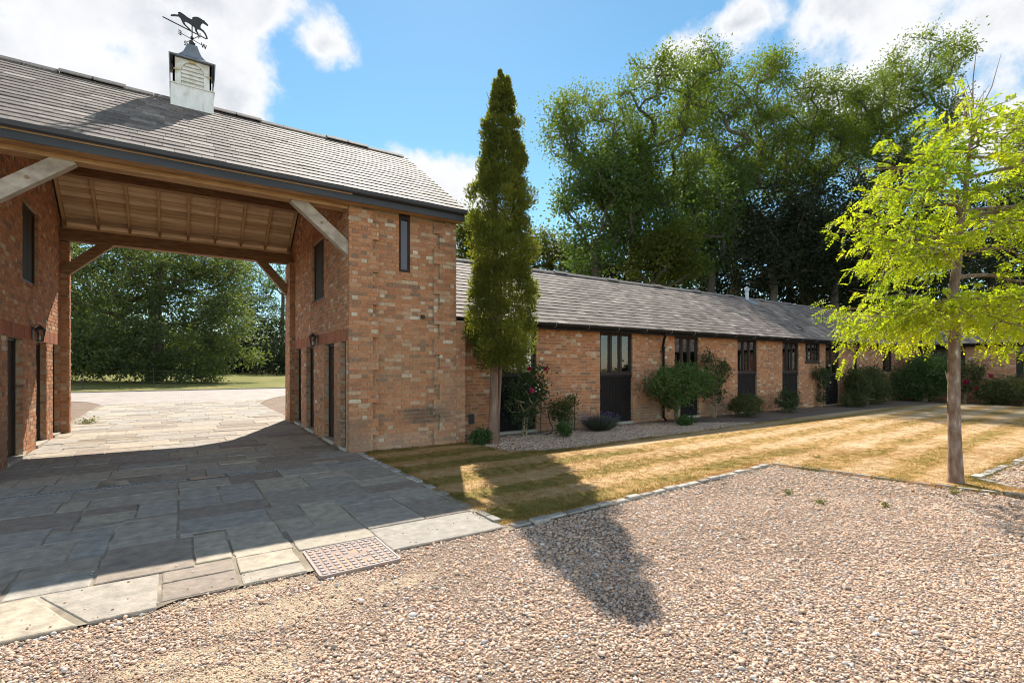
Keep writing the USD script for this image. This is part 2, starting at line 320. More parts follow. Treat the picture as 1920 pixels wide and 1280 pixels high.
M["bark"] = surf("bark", [(0, (.10, .075, .055)), (1, (.24, .19, .15))], scale=5, stretch=(1, 1, .25), rough=.95, bump=.8, bscale=9, bdist=.03)
M["bark_dark"] = surf("bark_dark", [(0, (.045, .036, .028)), (1, (.12, .098, .078))], scale=4, stretch=(1, 1, .25), rough=.95, bump=.8, bscale=8, bdist=.03)
M["bark_conifer"] = surf("bark_conifer", [(0, (.09, .055, .038)), (.6, (.18, .115, .08)), (1, (.26, .19, .145))], scale=9, stretch=(1, 1, .2), rough=.95, bump=.8, bscale=22, bdist=.012)
M["bark_young"] = surf("bark_young", [(0, (.10, .062, .042)), (.45, (.19, .125, .09)), (.8, (.27, .205, .165)), (1, (.50, .45, .40))], scale=16, stretch=(1, 1, .35), rough=.9, bump=.9, bscale=26, bdist=.012)
M["twig"] = surf("twig", [(0, (.12, .075, .045)), (1, (.24, .17, .11))], scale=12, rough=.9)
M["stem"] = surf("pale_stem", [(0, (.20, .15, .09)), (1, (.36, .28, .18))], scale=12, rough=.9)
M["leaf_tall"] = leafmat("leaf_tall", [(0, (.07, .12, .026)), (.5, (.15, .21, .045)), (1, (.28, .31, .075))], (1.6, 1.45, .5), .55, big=.25)
M["leaf_ivy"] = leafmat("leaf_ivy", [(0, (.055, .10, .03)), (.5, (.105, .175, .048)), (1, (.18, .25, .07))], (1.5, 1.4, .5), .48, big=.3)
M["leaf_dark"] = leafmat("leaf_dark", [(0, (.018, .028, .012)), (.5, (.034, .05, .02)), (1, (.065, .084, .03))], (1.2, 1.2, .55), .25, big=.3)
M["leaf_holm"] = leafmat("leaf_holm", [(0, (.06, .09, .034)), (.5, (.135, .178, .066)), (1, (.27, .30, .12))], (1.5, 1.4, .55), .45, big=.3)
M["leaf_bright"] = leafmat("leaf_bright", [(0, (.075, .10, .016)), (.5, (.13, .16, .026)), (1, (.20, .20, .04))], (1.5, 1.35, .45), .5, big=.4)
M["leaf_conifer"] = leafmat("leaf_conifer", [(0, (.085, .115, .026)), (.4, (.18, .205, .038)), (.75, (.29, .275, .046)), (1, (.37, .25, .07))], (1.5, 1.4, .5), .48, big=2.2)
M["leaf_gold"] = leafmat("leaf_gold", [(0, (.13, .22, .02)), (.32, (.38, .45, .032)), (.65, (.65, .62, .05)), (1, (.80, .70, .08))], (1.5, 1.45, .45), .6, big=1.2)
M["leaf_shrub"] = leafmat("leaf_shrub", [(0, (.055, .11, .036)), (.5, (.11, .19, .058)), (1, (.20, .28, .085))], (1.4, 1.35, .5), .35, big=2.0)
M["leaf_rose"] = leafmat("leaf_rose", [(0, (.038, .068, .028)), (.5, (.07, .11, .04)), (1, (.12, .155, .052))], (1.3, 1.3, .5), .3, big=2.0)
M["leaf_lavender"] = leafmat("leaf_lavender", [(0, (.085, .10, .072)), (1, (.19, .205, .15))], (1.1, 1.1, .8), .25, big=3.0)
M["leaf_olive"] = leafmat("leaf_olive", [(0, (.055, .078, .024)), (1, (.17, .20, .065))], (1.3, 1.2, .5), .35, big=2.0)
M["grass_blade"] = leafmat("grass_blade", [(0, (.20, .175, .05)), (.45, (.34, .26, .095)), (1, (.48, .37, .17))], (1.1, 1.0, .6), .3, big=1.1, spec=.15)
M["grass_green"] = leafmat("grass_green", [(0, (.12, .13, .04)), (1, (.24, .25, .06))], (1.3, 1.3, .5), .35, big=1.5, spec=.2)
M["dead_leaf"] = leafmat("dead_leaf", [(0, (.18, .085, .035)), (1, (.36, .20, .09))], (1.2, 1.0, .6), .2, big=3)
for nm, a, b in (("pink", (.55, .045, .17), (.80, .16, .36)), ("crimson", (.36, .012, .045), (.52, .03, .10)), ("cream", (.70, .68, .58), (.85, .84, .78)), ("violet", (.10, .075, .24), (.22, .17, .40))):
    M["petal_" + nm] = leafmat("petal_" + nm, [(0, a), (1, b)], (1.1, 1.1, 1.1), .3, big=5)

# ------------------------------------------------------------------ piece batches: bricks, slates, stones
class Pieces:
    """Many eight-cornered pieces; the largest in view become prims of their own, the rest one joined part."""
    QF = np.array([[4, 5, 6, 7], [0, 1, 5, 4], [1, 2, 6, 5], [2, 3, 7, 6], [3, 0, 4, 7]])   # no underside

    def __init__(s): s.v, s.t, s.nrm = [], [], []

    def add(s, v8, tone, nrm): s.v.append(np.asarray(v8, float)); s.t.append(tone); s.nrm.append(nrm)

    def finish(s, parent, name, rest, mat, limit=300, min_px=9.0, force_rest=False):
        V = np.array(s.v); T = np.array(s.t); N = np.array(s.nrm); c = V[:, 4:].mean(1)
        u, v, D = project(V[:, 4:].reshape(-1, 3)); u = u.reshape(-1, 4); v = v.reshape(-1, 4); D = D.reshape(-1, 4)
        ok = (D.min(1) > .4) & (u.min(1) > 0) & (u.max(1) < 1920) & (v.min(1) > 0) & (v.max(1) < 1280)
        ok &= ((np.array([0, 0, EYE]) - c) * N).sum(1) > 0
        x, y = u, v
        area = .5 * np.abs(x[:, 0] * y[:, 1] - x[:, 1] * y[:, 0] + x[:, 1] * y[:, 2] - x[:, 2] * y[:, 1] + x[:, 2] * y[:, 3] - x[:, 3] * y[:, 2] + x[:, 3] * y[:, 0] - x[:, 0] * y[:, 3])
        big = np.maximum(np.ptp(u, axis=1), np.ptp(v, axis=1)) >= min_px
        area = np.where(ok & big, area, -1)
        order = np.argsort(-area, kind="stable"); pick = [i for i in order[:limit] if area[i] > 0] if not force_rest else []
        for i in pick: put(parent, name, (V[i], s.QF), mat, tone=T[i])
        left = np.setdiff1d(np.arange(len(V)), pick)
        if len(left):
            f = (s.QF[None] + (np.arange(len(left)) * 8)[:, None, None]).reshape(-1, 4)
            put(parent, rest, (V[left].reshape(-1, 3), f), mat, tone=np.repeat(T[left], 8), kind="stuff")


class Frame:
    """A wall plane: N points out of the wall, U to the right of someone facing it, z up. u is x or +-y."""
    def __init__(s, n, off):
        s.N = np.array([*n, 0.0]); s.U = np.cross([0, 0, 1.0], s.N); s.o = s.N * off

    def P(s, u, z, d=0.0): return s.o + s.U * u + np.array([0, 0, z]) + s.N * d

    def rng(s, a, b):
        k = s.U[0] + s.U[1]; return (min(a * k, b * k), max(a * k, b * k))

    def box(s, mb, u0, u1, z0, z1, d0, d1, tone=.5):
        q = [s.P(u0, z0, d0), s.P(u1, z0, d0), s.P(u1, z1, d0), s.P(u0, z1, d0), s.P(u0, z0, d1), s.P(u1, z0, d1), s.P(u1, z1, d1), s.P(u0, z1, d1)]
        return mb.raw(q, MB.F6, tone)

    def brick8(s, u0, u1, z0, z1, d0, d1, j=None):
        q = np.array([s.P(u0, z0, d0), s.P(u1, z0, d0), s.P(u1, z1, d0), s.P(u0, z1, d0), s.P(u0, z0, d1), s.P(u1, z0, d1), s.P(u1, z1, d1), s.P(u0, z1, d1)])
        if j is not None: q[4:] += j
        return q

    def extrude(s, poly, d0, d1):
        vs, fs, n = [], [], 0
        for g in getattr(poly, "geoms", [poly]):
            if g.is_empty or g.geom_type != "Polygon": continue
            m = trimesh.creation.extrude_polygon(g, d1 - d0, engine="earcut"); v = np.array(m.vertices)
            vs.append(s.o + np.outer(v[:, 0], s.U) + np.outer(v[:, 1], [0, 0, 1.0]) + np.outer(v[:, 2] + d0, s.N)); fs.append(np.array(m.faces) + n); n += len(v)
        return np.vstack(vs), np.vstack(fs)


def rect(u0, u1, z0, z1): return Polygon([(u0, z0), (u1, z0), (u1, z1), (u0, z1)])


CH, BL, BH, JT = 0.075, 0.215, 0.1025, 0.010


def brick_tone(r):
    x = r.random()
    return float(np.clip(r.normal(.5, .2), .04, .90)) if x < .86 else (r.uniform(.88, .99) if x > .945 else r.uniform(.0, .25))


def lay(pc, fr, spans, ncourse, openings, r, z0=0.0, depth=0.0, phase=0.0, pale=None):
    """Flemish bond over ncourse courses. spans(c) -> [(u0, u1, depth)]; openings [(u0, u1, z0, z1)] stay free."""
    for c in range(ncourse):
        za, zb = z0 + c * CH, z0 + c * CH + CH - JT
        for (a, b, dep) in spans(c):
            free = [(a, b)]
            for (o0, o1, oz0, oz1) in openings:
                if oz0 < zb - .01 and oz1 > za + .01:
                    nf = []
                    for (x, y) in free:
                        if o1 <= x or o0 >= y: nf.append((x, y)); continue
                        if o0 - x > .02: nf.append((x, o0))
                        if y - o1 > .02: nf.append((o1, y))
                    free = nf
            per = BL + BH + 2 * JT
            for (x, y) in free:
                k = math.floor((x - phase) / per) - 1; off = phase + (per / 2 if c % 2 else 0) + (r.random() - .5) * .02
                while True:
                    s0 = off + k * per
                    if s0 > y: break
                    for (q0, ln) in ((s0, BL), (s0 + BL + JT, BH)):
                        p0, p1 = max(q0, x), min(q0 + ln, y)
                        if p1 - p0 > .035:
                            t = brick_tone(r)
                            if pale and r.random() < pale(.5 * (p0 + p1), za): t = r.uniform(.86, 1.0)
                            w = r.normal(0, .0018, 6)
                            j = np.array([fr.N * r.uniform(-.0015, .0015) for _ in range(4)])
                            pc.add(fr.brick8(p0 + w[0], p1 + w[1], za + w[2], zb + w[3], dep - .05, dep + w[4] * 1.2, j), t, fr.N)
                    k += 1


def soldiers(pc, fr, u0, u1, z0, z1, r, dep=0.002):
    n = max(1, round((u1 - u0) / .075)); w = (u1 - u0) / n
    for i in range(n):
        pc.add(fr.brick8(u0 + i * w + .005, u0 + (i + 1) * w - .005, z0, z1, dep - .045, dep + r.normal(0, .0012)), r.random(), fr.N)


def jamb(pc, fr, side_u, face_n, z0, z1, deep, r):
    """Brick ends down the reveal of an opening: fr is the wall, face_n = +1/-1 the way the reveal faces along U."""
    n = fr.U * face_n
    for c in range(int(round(z0 / CH)), int(round(z1 / CH))):
        za, zb = c * CH, c * CH + CH - JT
        d1 = -.002; w = BH if c % 2 else deep
        for (a, b) in (((0, BH), (BH + JT, deep)) if c % 2 else ((0, deep),)):
            if b - a < .02: continue
            q = [fr.P(side_u - face_n * .04, za, -b), fr.P(side_u - face_n * .04, za, -a - .004), fr.P(side_u - face_n * .04, zb, -a - .004), fr.P(side_u - face_n * .04, zb, -b)]
            q += [p + n * (.04 + r.normal(0, .001)) for p in q]
            pc.add(q, brick_tone(r), n)


def slates(pc, o, A, B, La, Ls, expo, width, r, clip=None, thick=.009, lift=.0):
    """Slates on a slope: o eave corner, A along the eave, B up the slope (unit)."""
    o, A, B = map(lambda q: np.asarray(q, float), (o, A, B)); N = np.cross(A, B)
    if N[2] < 0: N = -N
    rows = int(math.ceil(Ls / expo))
    for i in range(rows):
        s0 = i * expo; s1 = min(s0 + expo + .06, Ls); x = -(width * (.5 if i % 2 else 0)) - r.uniform(0, .03)
        while x < La:
            w = width * r.uniform(.92, 1.08); a, b = max(x, 0), min(x + w - .005, La); x += w
            if b - a < .05: continue
            t0 = r.normal(0, .005); l0 = r.normal(0, .0016); l1 = r.normal(0, .0016)
            if clip and not clip((a + b) / 2, (s0 + s1) / 2): continue
            base = [o + A * a + B * (s0 + t0) + N * .008, o + A * b + B * (s0 + t0 + r.normal(0, .002)) + N * .008, o + A * b + B * s1, o + A * a + B * s1]
            top = [base[0] + N * (thick + l0 + .003), base[1] + N * (thick + l1 + .003), base[2] + N * .004, base[3] + N * .004]
            pc.add(base + top, float(np.clip(r.normal(.5, .2), 0, 1)), N)


def ridge_run(parent, p0, p1, r, lift_every=3, step=.46, slope=34):
    """Half-angle ridge tiles, some bedded higher than their neighbours."""
    p0, p1 = np.asarray(p0, float), np.asarray(p1, float); L = np.linalg.norm(p1 - p0); d = (p1 - p0) / L; s = np.cross(d, [0, 0, 1.0]); n = int(L / step)
    ca, sa = cos(math.radians(slope)), sin(math.radians(slope)); w, th = .15, .018
    for i in range(n):
        up = .030 if i % 5 in ((1, 2) if lift_every == 3 else (1,)) else r.uniform(0, .008); a = p0 + d * (i * step + r.uniform(0, .006)) + np.array([0, 0, up]); b = a + d * (step + (.03 if up > .02 else -.008))
        ring = lambda q: [q + s * w * ca - np.array([0, 0, w * sa]), q + s * .03 + np.array([0, 0, -.012]), q - s * .03 + np.array([0, 0, -.012]), q - s * w * ca - np.array([0, 0, w * sa]),
                          q - s * w * ca + np.array([0, 0, th - w * sa]), q - s * .03 + np.array([0, 0, th]), q + s * .03 + np.array([0, 0, th]), q + s * w * ca + np.array([0, 0, th - w * sa])]
        v = np.array(ring(a) + ring(b)); f = [[k, (k + 1) % 8, 8 + (k + 1) % 8, 8 + k] for k in range(8)]
        f += [[0, 7, 6, 1], [1, 6, 5, 2], [2, 5, 4, 3], [8, 9, 14, 15], [9, 10, 13, 14], [10, 11, 12, 13]]
        put(parent, "ridge_tile", (v, np.array(f)), M["ridge"])


def floor_z(y): return float(np.interp(y, [-50, 9.0, 14.7, 36, 120, 400], [0, 0, .10, .10, 1.5, 8.0]))


# ------------------------------------------------------------------ gatehouse
R = np.random.default_rng(11)
GX0, GX1, GXL, GXR = -2.15, 2.54, -4.45, 4.69           # passage walls, outer walls
GY0, GY1, RY_ = 9.05, 14.75, 11.9                       # front, back, ridge
EZ, EY0, SL = 4.66, 8.75, 0.68; RZ = EZ + SL * (RY_ - EY0); EY1 = 2 * RY_ - EY0
gate = thing("gatehouse", "red brick gatehouse with a slate roof spanning an open timber-framed carriage arch", "gatehouse")
FR_f, FR_r, FR_l, FR_b = Frame((0, -1), -GY0), Frame((-1, 0), -GX1), Frame((1, 0), GX0), Frame((0, 1), GY1)


# openings: (y0, y1, z0, z1)
R_DOORS = [(9.22, 9.64), (10.10, 10.90), (11.86, 12.66), (13.28, 14.04)]
L_DOORS = [(9.10, 9.60), (10.50, 11.42), (12.32, 13.18), (13.76, 14.50)]
R_WIN, L_WIN = (10.93, 12.01, 3.0, 4.32), (11.36, 12.45, 3.0, 4.35)
DZ0, DZ1 = 0.0, 2.025
wall_core, gb = MB(), Pieces()
roof_u = lambda y: (EZ + SL * (y - EY0) if y < RY_ else EZ + SL * (EY1 - y)) - .20
for fr, doors, win in ((FR_r, R_DOORS, R_WIN), (FR_l, L_DOORS, L_WIN)):
    op = [(*fr.rng(a, b), DZ0, DZ1) for a, b in doors] + [(*fr.rng(win[0], win[1]), win[2], win[3])]
    ua, ub = fr.rng(GY0 + .03, GY1 - .02); um = fr.rng( RY_, RY_)[0]
    prof = Polygon([(ua, -.1), (ub, -.1), (ub, roof_u(GY0)), (um, roof_u(RY_)), (ua, roof_u(GY0))])
    for o in op: prof = prof.difference(rect(*o))
    wall_core.raw(*fr.extrude(prof, -.24, -.007))
    a0, b0 = fr.rng(GY0 + .046, GY1)
    k = fr.U[0] + fr.U[1]

    def spans(c, fr=fr, a0=a0, b0=b0):
        z = c * CH + CH
        if z < roof_u(GY0): return [(a0, b0, 0.0)]
        y0 = EY0 + (z + .20 - EZ) / SL; y1 = 2 * RY_ - y0
        return [(*fr.rng(max(y0, GY0 + .046), min(y1, GY1)), 0.0)] if y1 - y0 > .2 else []
    sold = [(a0 + (.36 if fr is FR_l else .10), b0 - (.10 if fr is FR_l else .36), DZ1, DZ1 + .225)]
    lay(gb, fr, spans, int(6.5 / CH), op + [(a0 if fr is FR_l else a0 + .0, b0, DZ1, DZ1 + .225)], R, phase=.07)
    for (o0, o1, z0, z1) in op:
        deep = .115
        for su, fn in ((o0, 1), (o1, -1)): jamb(gb, fr, su, fn, z0, z1, deep, R)
# piers at the far end of the passage
for x0, x1, y0, y1, fr in ((2.42, GX1 + .05, 14.10, GY1, FR_r), (GX0 - .05, -2.0, 14.55, GY1, FR_l)):
    wall_core.box(x0 + .006 if fr is FR_r else x0, x1 if fr is FR_r else x1 - .006, y0 + .006, y1 - .006, -.1, 4.30)
    ff = Frame((0, -1), -y0); lay(gb, ff, lambda c: [(x0, x1 - .05, 0.0) if fr is FR_r else (x0 + .05, x1, 0.0)], 57, [], R, phase=x0)
    f2 = Frame((-1, 0), -x0) if fr is FR_r else Frame((1, 0), x1); lay(gb, f2, lambda c: [(*f2.rng(y0, y1), 0.0)], 57, [], R)
# front faces: quoins stand proud of the panel between them, toothed every four courses
NFC = int(4.47 / CH)
for x0, x1, slit in ((GX1, GXR, (3.50, 3.72, 3.375, 4.55)), (GXL, GX0, (-3.62, -3.40, 3.375, 4.55))):
    op = [slit]
    mir = x0 < 0
    qa = lambda c: (.55 if (c // 4) % 2 else .44); qb = lambda c: (.37 if (c // 4) % 2 else .49)

    def spans(c, x0=x0, x1=x1):
        q, p = (qb(c), qa(c)) if x0 < 0 else (qa(c), qb(c))
        return [(x0, x0 + q - .006, 0.0), (x0 + q + .004, x1 - p - .004, -.062), (x1 - p + .006, x1, 0.0)]
    pale = (lambda u, z: .20 if 2.2 < z < 3.3 and 3.0 < u < 4.3 else .03) if not mir else None
    lay(gb, FR_f, spans, NFC, op, R, phase=x0, pale=pale)
    prof = rect(x0 + .01, x1 - .01, -.1, 4.52).difference(rect(*slit)); wall_core.raw(*FR_f.extrude(prof, -.24, -.069))
    for g0 in range(0, NFC, 4):
        (a, b, _), _m, (c_, d_, _) = spans(g0)[0], None, spans(g0)[2]
        z0, z1 = g0 * CH, min(g0 + 4, NFC) * CH
        wall_core.raw(*FR_f.extrude(rect(a + .008, b - .004, z0, z1), -.068, -.007)); wall_core.raw(*FR_f.extrude(rect(c_ + .004, d_ - .008, z0, z1), -.068, -.007))
    # other outer faces (not seen from the yard): plain brickwork
    lay(gb, FR_b, lambda c: [(*FR_b.rng(x0, x1), 0.0)], NFC, [], R)
    wall_core.raw(*FR_b.extrude(rect(*FR_b.rng(x0 + .01, x1 - .01), -.1, 4.52), -.24, -.007))
for fr in (Frame((1, 0), GXR), Frame((-1, 0), -GXL)):
    ua, ub = fr.rng(GY0 + .03, GY1 - .03); um = fr.rng(RY_, RY_)[0]
    wall_core.raw(*fr.extrude(Polygon([(ua, -.1), (ub, -.1), (ub, roof_u(GY0)), (um, roof_u(RY_)), (ua, roof_u(GY0))]), -.24, -.007))

    def spans(c, fr=fr):
        z = c * CH + CH
        if z < roof_u(GY0): return [(*fr.rng(GY0, GY1), 0.0)]
        y0 = EY0 + (z + .20 - EZ) / SL; y1 = 2 * RY_ - y0
        return [(*fr.rng(max(y0, GY0 + .046), min(y1, GY1)), 0.0)] if y1 - y0 > .2 else []
    lay(gb, fr, spans, int(6.4 / CH), [], R)
for side, lim in ((1, 200), (-1, 100)):               # one wall part for each tower
    wp_, gp_ = MB(), Pieces(); gwall = None
    for v_, f_, n0 in zip(wall_core.v, wall_core.f, np.cumsum([0] + [len(q) for q in wall_core.v[:-1]])):
        if (v_[:, 0].mean() > .2) == (side > 0): wp_.raw(v_, f_ - n0)
    for v_, t_, n_ in zip(gb.v, gb.t, gb.nrm):
        if (v_[:, 0].mean() > .2) == (side > 0): gp_.add(v_, t_, n_)
    gwall = wp_.put(gate, "brick_wall", M["mortar"]); gp_.finish(gwall, "brick", "brickwork", M["brick"], limit=lim)
sb = Pieces()
soldiers(sb, FR_r, *FR_r.rng(GY0 + .1, 14.08), DZ1 + .004, DZ1 + .221, R); soldiers(sb, FR_l, *FR_l.rng(GY0 + .1, 14.53), DZ1 + .004, DZ1 + .221, R)
soldiers(sb, FR_r, *FR_r.rng(10.85, 12.09), 4.325, 4.54, R); soldiers(sb, FR_r, *FR_r.rng(10.93, 12.01), 2.93, 2.995, R); soldiers(sb, FR_l, *FR_l.rng(11.36, 12.45), 2.93, 2.995, R)
sb.finish(gwall, "lintel_brick", "lintel_brickwork", M["soldier"], limit=200)


def plank_door(parent, fr, u0, u1, z0, z1, d, r, handle_side=1, letter=False, name="door"):
    mb = MB(); w = .045
    fr.box(mb, u0, u0 + w, z0, z1, d - .06, d + .012); fr.box(mb, u1 - w, u1, z0, z1, d - .06, d + .012); fr.box(mb, u0 + w, u1 - w, z1 - w, z1, d - .06, d + .012)
    dp = mb.put(parent, name, M["frame"])
    n = max(3, int((u1 - u0 - 2 * w) / .115)); pw = (u1 - u0 - 2 * w) / n
    for i in range(n):
        pm = MB(); a = u0 + w + i * pw; fr.box(pm, a + .002, a + pw - .002, z0 + .012, z1 - w - .003, d - .045, d - .012 + r.uniform(-.001, .001), tone=r.random()); pm.put(dp, "plank", M["door"], tone=True)
    hb = MB(); hu = u1 - w - .06 if handle_side > 0 else u0 + w + .06
    fr.box(hb, hu - .018, hu + .018, z0 + .90, z0 + 1.08, d - .012, d - .004); hb.tube([fr.P(hu, z0 + 1.02, d - .006), fr.P(hu, z0 + 1.02, d + .04), fr.P(hu - handle_side * .10, z0 + 1.02, d + .045)], .009, 6); hb.put(dp, "handle", M["iron"])
    return dp


for fr, doors in ((FR_r, R_DOORS), (FR_l, L_DOORS)):
    for i, (a, b) in enumerate(doors):
        u0, u1 = fr.rng(a, b); zf = floor_z((a + b) / 2)
        plank_door(gate, fr, u0 + .004, u1 - .004, zf + .07, DZ1 - .004, -.105, R, 1 if fr is FR_l else -1)
        th = MB(); fr.box(th, u0 + .003, u1 - .003, -.05, zf + .065, -.23, .03); th.put(gate, "threshold", M["concrete"])
for fr, w in ((FR_r, R_WIN), (FR_l, L_WIN)):
    u0, u1 = fr.rng(w[0], w[1]); mb = MB()
    for q in ((u0 + .003, u0 + .05, w[2] + .003, w[3] - .003), (u1 - .05, u1 - .003, w[2] + .003, w[3] - .003), (u0 + .05, u1 - .05, w[2] + .003, w[2] + .06), (u0 + .05, u1 - .05, w[3] - .05, w[3] - .003)): fr.box(mb, *q, -.09, -.045)
    hp = mb.put(gate, "loft_hatch", M["frame"]); n = 8; pw = (u1 - u0 - .10) / n
    for i in range(n):
        pm = MB(); fr.box(pm, u0 + .05 + i * pw + .002, u0 + .05 + (i + 1) * pw - .002, w[2] + .06, w[3] - .05, -.085, -.062 + R.uniform(-.001, .001), R.random()); pm.put(hp, "plank", M["door"], tone=True)
# slit windows in the front faces
for x0, x1 in ((3.50, 3.72), (-3.62, -3.40)):
    mb = MB(); z0, z1 = 3.38, 4.47
    for q in ((x0 + .003, x0 + .035, z0, z1), (x1 - .035, x1 - .003, z0, z1), (x0 + .035, x1 - .035, z0, z0 + .04), (x0 + .035, x1 - .035, z1 - .10, z1)): FR_f.box(mb, *q, -.12, -.05)
    wp = mb.put(gate, "slit_window", M["frame"]); g = MB(); FR_f.box(g, x0 + .035, x1 - .035, z0 + .04, z1 - .10, -.09, -.082); g.put(wp, "pane", M["glass_dark"])
    g = MB(); FR_f.box(g, x0 - .1, x1 + .1, z0 - .1, z1 + .1, -.5, -.45); g.put(wp, "backing", M["dark"])
# timber frame of the arch
for (y0, y1, z0, z1, nm, mt) in ((9.09, 9.31, 4.395, 4.575, "eaves_beam", "oak_warm"), (14.44, 14.68, 4.32, 4.585, "eaves_beam", "oak_dark"), (13.24, 13.42, 5.42, 5.66, "purlin", "oak_dark"), (10.38, 10.56, 5.42, 5.66, "purlin", "oak_dark")):
    mb = MB(); mb.box(GX0 + .004, GX1 - .004, y0, y1, z0, z1); mb.put(gate, nm, M[mt])
for (xa, za, xb, zb, y, mt) in ((1.70, 4.40, 2.62, 3.63, 9.18, "oak_grey"), (-1.30, 4.40, -2.22, 3.63, 9.18, "oak_grey"), (1.80, 4.33, 2.46, 3.56, 14.55, "oak_dark"), (-1.36, 4.33, -2.05, 3.66, 14.55, "oak_dark")):
    a, b = np.array([xa, y, za]), np.array([xb, y, zb]); d = (b - a) / np.linalg.norm(b - a)
    mb = MB(); mb.bar(a - d * .07, b + d * .05, .15 if mt == "oak_grey" else .15, .20, up=np.cross(d, [0, 1, 0])); br = mb.put(gate, "brace", M[mt])
    if mt == "oak_grey":
        pg = MB(); c = a + d * .50 + np.array([0, -.076, 0]); pg.tube([c, c - np.array([0, .012, 0])], .022, 8); pg.put(br, "peg", M["oak_dark"])
# roof: deck, rafters, sarking boards, slates, ridge, verge, fascia, gutter
GLs = math.hypot(RY_ - EY0, RZ - EZ); Bf = np.array([0, RY_ - EY0, RZ - EZ]) / GLs; Bb = np.array([0, -(RY_ - EY0), RZ - EZ]) / GLs
RX0, RX1 = GXL - .08, GXR + .085
dk = MB()
for B, y in ((Bf, EY0), (Bb, EY1)):
    N = np.cross([1.0, 0, 0], B); N = N if N[2] > 0 else -N; o = np.array([0, y, EZ])
    q = [o + np.array([RX0, 0, 0]) - N * .085, o + np.array([RX1, 0, 0]) - N * .085, o + np.array([RX1, 0, 0]) + B * GLs - N * .085, o + np.array([RX0, 0, 0]) + B * GLs - N * .085]
    dk.raw(q + [p + N * .082 for p in q], MB.F6)
groof = dk.put(gate, "roof", M["slate"])
sp = Pieces()
slates(sp, (RX0, EY0 - .02, EZ - .012), (1, 0, 0), Bf, RX1 - RX0, GLs, .205, .34, R)
slates(sp, (RX0, EY1 + .02, EZ - .012), (1, 0, 0), Bb, RX1 - RX0, GLs, .205, .34, R)
sp.finish(groof, "slate", "slating", M["slate"])
ridge_run(groof, (RX0 - .01, RY_, RZ + .03), (RX1 + .05, RY_, RZ + .03), R)
Nb = np.array([0, Bb[2], -Bb[1]]); Nb = Nb if Nb[2] > 0 else -Nb
for B, y in ((Bb, EY1), (Bf, EY0)):
    N = np.cross([1.0, 0, 0], B); N = N if N[2] > 0 else -N; o = np.array([0, y, EZ]); n = int(GLs / .125)
    for i in range(n):
        pm = MB(); t = R.random(); s0, s1 = i * .125 + .003, (i + 1) * .125 - .003; q = [o + np.array([x, 0, 0]) + B * s - N * (.118 + R.uniform(0, .002)) for x, s in ((GX0 + .01, s0), (GX1 - .01, s0), (GX1 - .01, s1), (GX0 + .01, s1))]
        pm.raw(q + [p + N * .03 for p in q], MB.F6, t); pm.put(groof, "sarking_board", M["board"], tone=True)
    for i in range(9):
        x = GX0 + .06 + i * (GX1 - GX0 - .12) / 8; pm = MB(); pm.bar(o + np.array([x, 0, 0]) + B * .30 - N * .168, o + np.array([x, 0, 0]) + B * (GLs - .02) - N * .168, .05, .10, up=N); pm.put(groof, "rafter", M["rafter"])
mb = MB(); mb.box(RX0 + .04, RX1 - .02, 8.815, 8.84, 4.455, 4.60); mb.put(gate, "fascia", M["fascia"])
mb = MB(); mb.box(RX0 + .04, RX1 - .03, 8.842, 9.045, 4.46, 4.475); mb.put(gate, "soffit", M["oak_warm"])
mb = MB(); pr = [(0, .02), (.012, -.035), (.045, -.058), (.08, -.04), (.092, .0)]
for (ya, za), (yb, zb) in zip(pr[:-1], pr[1:]): mb.raw([[RX0, 8.71 + ya, 4.635 + za], [RX1, 8.71 + ya, 4.635 + za], [RX1, 8.71 + yb, 4.635 + zb], [RX0, 8.71 + yb, 4.635 + zb], [RX0, 8.71 + ya, 4.639 + za], [RX1, 8.71 + ya, 4.639 + za], [RX1, 8.71 + yb, 4.639 + zb], [RX0, 8.71 + yb, 4.639 + zb]], MB.F6)
mb.put(gate, "gutter", M["fascia"])
mb = MB(); mb.box(RX0 + .04, RX1 - .02, 2 * RY_ - 8.84, 2 * RY_ - 8.815, 4.455, 4.60); mb.put(gate, "fascia", M["fascia"])
for x in (RX0 + .01, RX1 - .05):
    for B, y in ((Bf, EY0), (Bb, EY1)):
        N = np.cross([1.0, 0, 0], B); N = N if N[2] > 0 else -N; o = np.array([x + .018, y, EZ]); mb = MB(); mb.bar(o + B * .06 - N * .15, o + B * (GLs - .0) - N * .15, .036, .13, up=N); mb.put(gate, "verge_board", M["fascia"])

